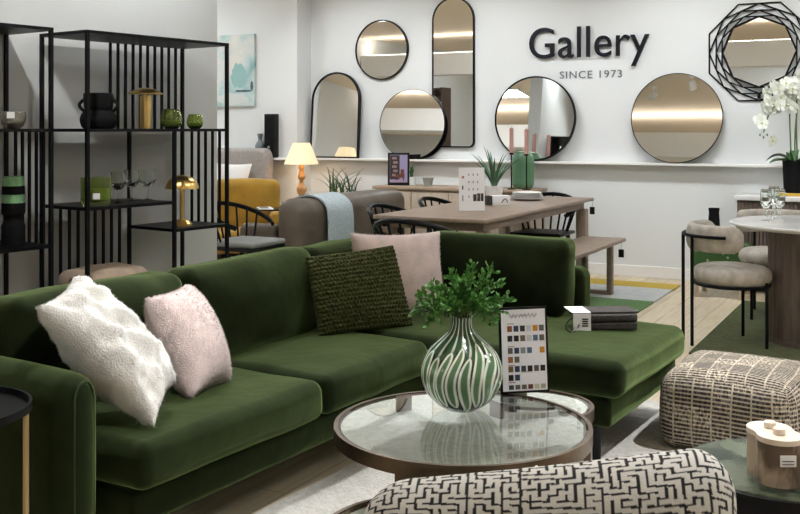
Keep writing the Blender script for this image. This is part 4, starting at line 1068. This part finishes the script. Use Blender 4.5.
# ------------------------------------------------------------------ shelf units
BK = M['black']; SLn, SDp = 1.107, .44
def bar(mb, x, y, z0, z1, w_=.020): mb.add(box(x-w_/2, x+w_/2, y-w_/2, y+w_/2, z0, z1))
def panel(t, x0, x1, z, y0=0, y1=SDp, name='shelf'):
    mb = MB(); mb.add(box(x0, x1, y0, y1, z-.018, z)); return obj(name, mb, BK, t, 0)
S2, S3, S4, S5 = 1.352, .908, .735, .40
e_ = .01
def shelf_unit(label, loc, mirror_=False):
    t = thing('shelving_unit', label, 'shelving unit', loc, SH_A)
    panel(t, 0, SLn, SH_H, name='top_panel'); panel(t, 0, SLn, S2)
    return t
su = shelf_unit('tall black metal shelving unit with vases and brass lamps, behind the sofa', SP0)
panel(su, 0, .65, S3); panel(su, .65, SLn, S4); panel(su, 0, .65, S5); panel(su, .65, SLn, .12); panel(su, 0, .65, .12)
for x, y, z0, z1 in ((e_, e_, 0, SH_H), (SLn-e_, e_, 0, SH_H), (e_, SDp-e_, 0, SH_H), (SLn-e_, SDp-e_, 0, SH_H), (.65, e_, 0, S2-.018), (.65, SDp-e_, 0, S2-.018)):
    mb = MB(); bar(mb, x, y, z0, z1); obj('post', mb, BK, su, 0)
def spind(t, x, y, z0, z1): mb = MB(); bar(mb, x, y, z0, z1, .014); obj('spindle', mb, BK, t, 0)
for k in range(10): spind(su, .50+.0595*k, SDp-.012, S2, SH_H-.018)
for k in range(5): spind(su, SLn-.012, .075+.065*k, S4, S2-.018)
for k in range(9): spind(su, .075+.062*k, SDp-.012, S5, S3-.018)
S2P = at(53.7, 27.6, 5.495); S2P = Vector((S2P.x, S2P.y, 0))-SX*SLn
s2 = shelf_unit('second black metal shelving unit cut off by the left edge', S2P)
panel(s2, SLn-.55, SLn, .715); panel(s2, 0, SLn-.55, S3); panel(s2, 0, SLn, .12)
for x, y in ((e_, e_), (SLn-e_, e_), (e_, SDp-e_), (SLn-e_, SDp-e_), (SLn-.55, e_), (SLn-.55, SDp-e_)):
    mb = MB(); bar(mb, x, y, 0, SH_H if x in (e_, SLn-e_) else S2-.018); obj('post', mb, BK, s2, 0)
for k in range(5): spind(s2, SLn-.012, .075+.065*k, .715, S2-.018)
for k in range(5): spind(s2, SLn-.012, .075+.065*k, .12, .697) if False else None
def onshelf(px, z, y, P=SP0):
    """point on the shelf line at depth y seen at column px"""
    a = (px-400)/F; q = P+SY*y; t_ = (a*q.y-q.x)/(SX.x-a*SX.y); r_ = q+SX*t_; return Vector((r_.x, r_.y, z))
# black two-handled vase
p = onshelf(98.5, S2, .2); sc_ = p.y/F
t = thing('handled_vase', 'matte black two-handled pot on the upper shelf', 'vase', p)
w1, hv = 17.5*sc_, 35*sc_
mb = MB(); mb.add(lathe(dens([(0, 0), (w1*.8, 0), (w1*.98, hv*.12), (w1*1.03, hv*.28), (w1*.9, hv*.45), (w1*.72, hv*.52), (w1*.80, hv*.62), (w1*.84, hv*.95), (w1*.80, hv), (w1*.68, hv), (w1*.66, hv*.8), (0, hv*.7)], 3), 36)); obj('body', mb, M['blackmatte'], t, 60)
for s in (-1, 1):
    mb = MB(); mb.add(tube([(s*(w1*.80+.030*math.sin(PI*k/10)), 0, hv*(.50+.34*k/10)) for k in range(11)], .010, 8)); obj('handle', mb, M['blackmatte'], t)
p = onshelf(145.5, S2, .2); sc_ = p.y/F
t = thing('brass_lamp', 'brass column lamp with flat shallow shade on the upper shelf', 'lamp', p)
mb = MB(); mb.add(lathe([(0, 0), (5.6*sc_, 0), (5.6*sc_, 33*sc_), (2*sc_, 33.5*sc_), (2*sc_, 36*sc_), (0, 36*sc_)], 32)); obj('base', mb, M['brass'], t)
mb = MB(); mb.add(lathe([(17*sc_, 34.5*sc_), (17*sc_, 35.2*sc_), (12*sc_, 38.5*sc_), (6*sc_, 40.5*sc_), (0, 41*sc_), (0, 40*sc_), (12*sc_, 37.5*sc_), (16.5*sc_, 34.5*sc_), (17*sc_, 34.5*sc_)], 40, cap=False)); obj('lamp_shade', mb, M['brass'], t)
def tumbler(px, wpx, hpx, lb, wax=.6):
    p = onshelf(px, S2, .2); s = p.y/F
    t = thing('tealight_glass', lb, 'candle holder', p, 0, 'green glass candle holders on the upper shelf'); w_ = wpx/2*s; h_ = hpx*s
    mb = MB(); mb.add(lathe(dens([(0, 0), (w_*.6, 0), (w_*.92, h_*.25), (w_, h_*.48), (w_*.88, h_*.8), (w_*.78, h_), (w_*.72, h_), (w_*.8, h_*.78), (w_*.9, h_*.48), (w_*.8, h_*.2), (0, h_*.1)], 2), 32)); obj('glass', mb, M['greenglass'], t, 60)
    mb = MB(); mb.add(lathe([(0, h_*.12), (w_*.74, h_*.2), (w_*.84, h_*.45), (0, h_*.46)], 24)); obj('wax', mb, M['wax'], t)
tumbler(171.5, 21, 19, 'larger green glass candle holder on the upper shelf'); tumbler(195, 16.5, 14, 'smaller green glass candle holder at the right end of the shelf')
p = onshelf(96, S3, .12); s = p.y/F
t = thing('candle_jar', 'square-shouldered green glass candle jar with white label', 'candle', p)
w_, h_ = 15*s, 28*s
mb = MB(); mb.add(lathe([(0, 0), (w_*.9, 0), (w_, .02), (w_, h_), (w_-.006, h_), (w_-.006, .03), (0, .02)], 36)); obj('jar', mb, M['greenglass'], t, 50)
mb = MB(); mb.add(lathe([(0, .021), (w_-.008, .032), (w_-.008, h_*.62), (0, h_*.62)], 30)); wx = obj('wax', mb, M['wax'], t)
mb = MB(); mb.add(box(-.02, .02, -w_-.003, -w_+.002, .04, .075), 0, RZm(R(18))); obj('label', mb, M['white'], t, 0)
def goblet(px, y, lb, k=1.0):
    p = onshelf(px, S3, y); s = p.y/F; t = thing('wine_glass', lb, 'wine glass', p, 0, 'wine glasses on the middle shelf')
    h_ = 30*s*k; w_ = 8*s*k
    mb = MB(); mb.add(lathe(dens([(0, h_*.42), (w_*.5, h_*.46), (w_*.95, h_*.62), (w_, h_*.75), (w_*.9, h_), (w_*.84, h_), (w_*.92, h_*.75), (w_*.85, h_*.64), (0, h_*.48)], 2), 28)); obj('bowl', mb, M['glass'], t, 60)
    mb = MB(); mb.add(lathe([(0, 0), (w_*.7, 0), (w_*.7, .003), (w_*.16, h_*.05), (w_*.13, h_*.2), (w_*.2, h_*.44), (0, h_*.44)], 24)); obj('stem', mb, M['glass'], t, 60)
goblet(118, .16, 'clear wine glass on the middle shelf, nearest the candle jar'); goblet(131.5, .26, 'clear wine glass standing between two others on the middle shelf'); goblet(147.5, .22, 'clear wine glass on the middle shelf, farthest right of three')
p = onshelf(182, S4, .15); s = p.y/F
t = thing('mushroom_lamp', 'brass mushroom lamp with domed shade on the lower shelf', 'lamp', p)
mb = MB(); mb.add(lathe([(0, 0), (10*s, 0), (10*s, 2*s), (7.5*s, 4*s), (6*s, 5.5*s), (2.2*s, 6.5*s), (2*s, 38*s), (0, 38*s)], 32)); obj('base', mb, M['brass'], t)
v = []; f = []; n = 48; K = 8
for j in range(K+1):
    a = PI/2*j/K
    for k in range(n):
        fl_ = 1+.02*abs(math.sin(6*2*PI*k/n)); v.append((16.3*s*math.cos(a)*fl_*math.cos(2*PI*k/n), 16.3*s*math.cos(a)*fl_*math.sin(2*PI*k/n), 37*s+13.5*s*math.sin(a)))
for j in range(K):
    for k in range(n): f.append((j*n+k, j*n+(k+1) % n, (j+1)*n+(k+1) % n, (j+1)*n+k))
f.append(tuple(range(n))[::-1])
mb = MB(); mb.add((v, f)); obj('lamp_shade', mb, M['brass'], t, 50)
p = onshelf(13, S2, .2, S2P); s = p.y/F
t = thing('glass_bowl', 'smoked glass bowl with white sticker on the left shelving unit', 'bowl', p)
w_, h_ = 13*s, 16.5*s
mb = MB(); mb.add(lathe(dens([(0, 0), (w_*.5, 0), (w_*.85, h_*.3), (w_, h_*.7), (w_*.96, h_), (w_*.9, h_), (w_*.92, h_*.7), (w_*.78, h_*.35), (0, h_*.12)], 3), 36)); obj('bowl', mb, M['smokeglass'], t, 60)
mb = MB(); mb.add(box(-.02, .02, -w_*1.02, -w_*.98, h_*.62, h_*.62+.035), 0, RZm(R(12))); obj('sticker', mb, M['white'], t, 0)
p = onshelf(13.3, .715, .2, S2P); s = p.y/F*.94
t = thing('banded_vase', 'black stacked vase with mint green top bands on the left shelving unit', 'vase', p)
w_ = 12.2*s
mb = MB(); mb.add(lathe([(0, 0), (w_, 0), (w_, 20*s), (w_*.92, 22*s), (w_*.72, 26*s), (w_*.72, 29*s), (w_*.95, 32*s), (w_, 34*s), (w_, 44*s), (0, 44*s)], 36)); obj('lower_body', mb, M['blackmatte'], t)
mb = MB(); mb.add(lathe([(0, 44.05*s), (w_*.92, 44.05*s), (w_*.92, 53*s), (0, 53*s)], 36)); obj('mint_band', mb, M['mintstripe'], t)
mb = MB(); mb.add(lathe([(0, 53.05*s), (w_*.95, 53.05*s), (w_*.95, 62*s), (0, 62*s)], 36)); obj('dark_band', mb, M['bluegrey'] if False else M['blackmatte'], t)
mb = MB(); mb.add(lathe([(0, 62.05*s), (w_*.92, 62.05*s), (w_*.92, 70*s), (w_*.84, 72*s), (0, 72*s)], 36)); obj('mint_band', mb, M['mintstripe'], t)
# folded throw on the bottom shelf
p = SP0+SX*.33+SY*.2
t = thing('folded_throw', 'beige throw folded into a roll on the low shelf behind the sofa', 'throw', (p.x, p.y, S5), SH_A)
mb = MB(); mb.add(softbox(-.28, .17, -.16, .16, .0, .125, .055, 5, 8, (.02, .02, .008), .012, 6)); obj('folded_cloth', mb, M['beigethrow'], t, 60)
v = []
mb = MB(); sp_ = []
for k in range(30): a = k*.42; rr = .010+.0016*k; sp_.append((-.305-.002, -.05+rr*1.3*math.cos(a), .064+rr*math.sin(a)*.95))
mb.add(tube(sp_, .007, 6)); obj('rolled_edge', mb, M['beigethrow'], t)

# ------------------------------------------------------------------ right dining corner
RT = Vector((2.66, 6.30, 0)); RTZ = .76
t = thing('round_dining_table', 'round white marble dining table on a slatted dark wood drum', 'dining table', (RT.x, RT.y, .012))
z = RTZ-.012
mb = MB(); mb.add(lathe([(0, z-.03), (.52, z-.03), (.555, z-.012), (.555, z-.004), (.55, z), (0, z)], 80)); obj('tabletop', mb, M['marblewhite'], t, 30)
n = 72; pts = [((.315+.008*(k % 2))*math.cos(2*PI*k/n), (.315+.008*(k % 2))*math.sin(2*PI*k/n)) for k in range(n)]
mb = MB(); mb.add(prism(pts, 0.03, z-.03)); obj('drum_base', mb, M['darkoak'], t, 0)
mb = MB(); mb.add(cyl(.33, 0, .03, seg=60)); obj('plinth', mb, M['darkoak'], t, 30)
for i, (px, py, lb) in enumerate(((766, 221, 'clear ribbed goblet on the marble table, left of three'), (774, 218, 'clear ribbed goblet on the marble table, farthest back of three'), (779.5, 220.5, 'clear ribbed goblet on the marble table, right of three'))):
    p = gp(px, py, RTZ); s = p.y/F; t = thing('goblet', lb, 'goblet', p, 0, 'goblets on the round marble table'); w_ = 5.6*s; h_ = 31*s
    mb = MB(); mb.add(lathe(dens([(0, h_*.36), (w_*.55, h_*.42), (w_*.95, h_*.6), (w_, h_*.8), (w_*.9, h_), (w_*.82, h_), (w_*.9, h_*.8), (w_*.82, h_*.62), (0, h_*.44)], 2), 20)); obj('bowl', mb, M['glass'], t, 20)
    mb = MB(); mb.add(lathe([(0, 0), (w_*.75, 0), (w_*.7, .005), (w_*.25, h_*.07), (w_*.2, h_*.25), (w_*.35, h_*.37), (0, h_*.37)], 20)); obj('stem', mb, M['glass'], t, 20)
def boucle_chair(label, loc, rz):
    t = thing('boucle_chair', label, 'chair', loc, rz, 'boucle dining chairs around the marble table')
    mb = MB(); mb.add(lathe(dens([(0, .375), (.20, .375), (.235, .39), (.25, .425), (.235, .465), (.18, .485), (0, .49)], 3), 40, sx=1.0, sy=.95)); obj('seat', mb, M['boucle'], t, 60)
    v = []; f = []; na, nc = 26, 14
    for i in range(na+1):
        a = R(2+176*i/na); endk = min(1, min(i, na-i)/2.2+.25)**.5
        for k in range(nc):
            b = 2*PI*k/nc; rr = .235+.034*math.cos(b)*endk; zz = .665+.085*math.sin(b)*endk
            v.append((rr*math.cos(a), .01+rr*math.sin(a), zz))
    for i in range(na):
        for k in range(nc): f.append((i*nc+k, i*nc+(k+1) % nc, (i+1)*nc+(k+1) % nc, (i+1)*nc+k))
    f.append(tuple(range(nc))[::-1]); f.append(tuple(range(na*nc, na*nc+nc)))
    mb = MB(); mb.add((v, f)); obj('backrest', mb, M['boucle'], t, 60)
    for a, top in ((72, .68), (108, .68), (-35, .40), (-145, .40)):
        x, y = (.278 if top > .5 else .235)*math.cos(R(a)), .01+(.284 if top > .5 else .27)*math.sin(R(a)); mb = MB(); mb.add(tube([(x, y, 0), (x, y, top)], .0105, 8)); obj('leg', mb, M['black'], t)
    mb = MB(); mb.add(tube([(.278*math.cos(R(25+130*k/16)), .01+.284*math.sin(R(25+130*k/16)), .68) for k in range(17)], .0105, 8)); obj('back_hoop', mb, M['black'], t)
    mb = MB(); mb.add(tube([(.236*math.cos(2*PI*k/40), .225*math.sin(2*PI*k/40), .372) for k in range(40)], .0105, 8, True)); obj('seat_ring', mb, M['black'], t)
    return t
bc = boucle_chair('greige boucle chair with black frame in front of the marble table', Vector((2.08, 6.27, .012)), R(92))
dup(bc, Vector((2.68, 7.14, .012)), R(-8), 'greige boucle chair on the far side of the marble table')
# stool and vase behind the chair
p = gp(716, 291, 0); p = Vector((p.x-.02, 8.12, 0))
t = thing('speckled_stool', 'low green white-speckled stool behind the boucle chair', 'stool', p, RZ)
mb = MB(); mb.add(softbox(-.21, .21, -.2, .2, .22, .42, .04, 3, 3, (0, 0, .01))); obj('seat', mb, M['speck'], t, 60)
for x in (-.17, .17):
    for y in (-.16, .16): mb = MB(); mb.add(lathe([(.02, 0), (.028, .23)], 12, L((x, y, 0)))); obj('leg', mb, M['oakfront'], t)
q = Vector(((714-400)/F*8.12, 8.12, .431)); ht = HC-(208-Y0)/F*8.12-.431
mb = MB(); mb.add(lathe([(0, 0), (.05, 0), (.052, .02), (.045, ht-.1), (.04, ht-.04), (.045, ht), (.036, ht), (.034, ht-.05), (0, ht-.06)], 28)); o = obj('bottle_vase', mb, M['blackmatte'], None, 50, q); tag(o, 'tall black bottle vase standing on the green speckled stool', 'vase')
# marble-topped cabinet with orchid
cl = onwall(734, 200, .46); a_c = cl.dot(U); CBZ = .80
t = thing('marble_cabinet', 'dark slatted cabinet with white marble top against the back wall', 'cabinet', ab(a_c, WB-.03, 0), RZ)
mb = MB(); mb.add(softbox(0, 1.5, -.44, .0, CBZ-.04, CBZ, .006, 2, 1)); obj('top', mb, M['marblewhite'], t)
mb = MB(); mb.add(box(.02, 1.48, -.40, -.01, .06, CBZ-.04)); obj('carcass', mb, M['darkoak'], t, 0)
for k in range(3):
    mb = MB(); x0 = .03+.48*k
    for j in range(16): mb.add(box(x0+.029*j, x0+.029*j+.021, -.425, -.40, .08, CBZ-.06))
    obj('slatted_door', mb, M['darkoak'], t, 0)
for x in (.08, 1.42):
    for y in (-.35, -.06): mb = MB(); mb.add(box(x-.025, x+.025, y-.025, y+.025, 0, .06)); obj('foot', mb, M['blackwood'], t, 0)
a_o = (794-400)/F; P_ = ab(0, WB-.22); Yo = (WB-.24)/(a_o*N.x+N.y)
op = Vector((a_o*Yo, Yo, CBZ))
mb = MB(); mb.add(softbox(-.15, .15, -.11, .11, 0, .022, .004, 1, 1)); o = obj('closed_book', mb, M['book'], None, 0, op, (0, 0, RZ)); tag(o, 'yellow book lying under the orchid pot on the marble cabinet', 'book')
t = thing('potted_orchid', 'white orchid with arching stems in a black pot', 'orchid', op+Vector((0, 0, .022)))
s = op.y/F
mb = MB(); mb.add(lathe([(0, 0), (9.6*s, 0), (11*s, 32*s), (9.6*s, 33*s), (9*s, 29*s), (0, 28*s)], 32)); obj('pot', mb, M['blackmatte'], t)
mb = MB(); mb.add(box(-.025, .025, -.0985, -.0965, .20, .235), 0, RZm(R(25))); obj('pot_label', mb, M['white'], t, 0)
for k, (a, l_, h_) in enumerate(((200, .25, .04), (330, .22, .06), (250, .2, .10), (80, .24, .08), (150, .22, .07))):
    c_, s_ = math.cos(R(a)), math.sin(R(a)); pts = bez((0, 0, 28*s), (l_*.5*c_, l_*.5*s_, 28*s+h_*2.2), (l_*c_, l_*s_, 28*s+h_*.4), 10)
    mb = MB(); mb.add(blade(pts, lambda q: .035*math.sin(PI*min(1, q*.85+.12))**.8)); obj('leaf', mb, M['leafdark'], t)
r = random.Random(4)
stems = []
for (x0, top, ex, ey, ez) in ((-.02, (-.03, .02, .80), -.27, -.05, .50), (.03, (.02, -.02, .84), -.22, .06, .66), (.01, (.08, 0, .95), .26, .0, .66)):
    pts = bez((x0, 0, 28*s), (x0-.02, 0, .62), top, 8)+bez(top, (top[0]+ex*.45, top[1]+ey*.5, top[2]+.12), (ex, ey, ez), 12)[1:]
    mb = MB(); mb.add(tube(pts, .006, 6)); obj('stem', mb, M['stem'], t); stems.append(pts)
fm = MB()
for k in range(5):
    a = 2*PI*k/5+PI/2; c_, s_ = math.cos(a), math.sin(a); w2 = .031 if k in (1, 4) else .021; ln = .056
    vv = [(0, 0, 0)]
    for q in range(9):
        u_ = q/8; ang = -1+2*u_; rad = ln*(1-.28*abs(ang)**2); off_ = w2*ang
        x = rad*c_-off_*s_; y = rad*s_+off_*c_; vv.append((x, y, .006*(1-ang*ang)+.006))
    vv2 = [(x, y, z_-.0015) for x, y, z_ in vv]
    fm.add((vv, [(0, i, i+1) for i in range(1, 9)]))
fm.add(lathe([(0, .001), (.009, .006), (.005, .018), (0, .02)], 8), 1)
fme = fm.mesh('flower', [M['petal'], mat('orchid_lip', (.62, .68, .30), .6)], 60)
cnt = 0
for pts in stems:
    for i in range(7, len(pts)):
        for q in range(3 if i < len(pts)-3 else 1):
            if cnt > 85: break
            o = bpy.data.objects.new('flower', fme); COL.objects.link(o); o.parent = t
            o.location = pts[i]+Vector((r.uniform(-.06, .06), r.uniform(-.07, .03), r.uniform(-.07, .05)))
            d = Vector((r.uniform(-.6, .5), -1, r.uniform(-.3, .5))); o.rotation_euler = d.to_track_quat('Z', 'Y').to_euler(); cnt += 1
for k in range(4):
    mb = MB(); e0 = stems[0][-1]+Vector((-.03+.03*k, 0, -.02-.02*(k % 2))); mb.add(lathe([(0, -.014), (.009, 0), (0, .014)], 10, L(e0))); obj('bud', mb, M['bud'], t)

# dark walnut bookcase on the opposite side, seen only in the mirrors
t = thing('walnut_bookcase', 'dark walnut bookcase across the room, seen in the tall mirror', 'bookcase', ab(-8.3, 1.7, 0), RZ)
mb = MB(); mb.add(box(-.6, .6, -.2, -.18, 0, 2.1)); obj('back_panel', mb, M['walnut'], t, 0)
for x in (-.6, .57): mb = MB(); mb.add(box(x, x+.03, -.18, .2, 0, 2.1)); obj('side_panel', mb, M['walnut'], t, 0)
for k in range(5): mb = MB(); mb.add(box(-.57, .57, -.18, .2, .02+.51*k, .05+.51*k)); obj('shelf', mb, M['walnut'], t, 0)

for s_ in SPOTS: track_spot(*s_, 'small white ceiling spotlight aimed down from the beige ceiling')
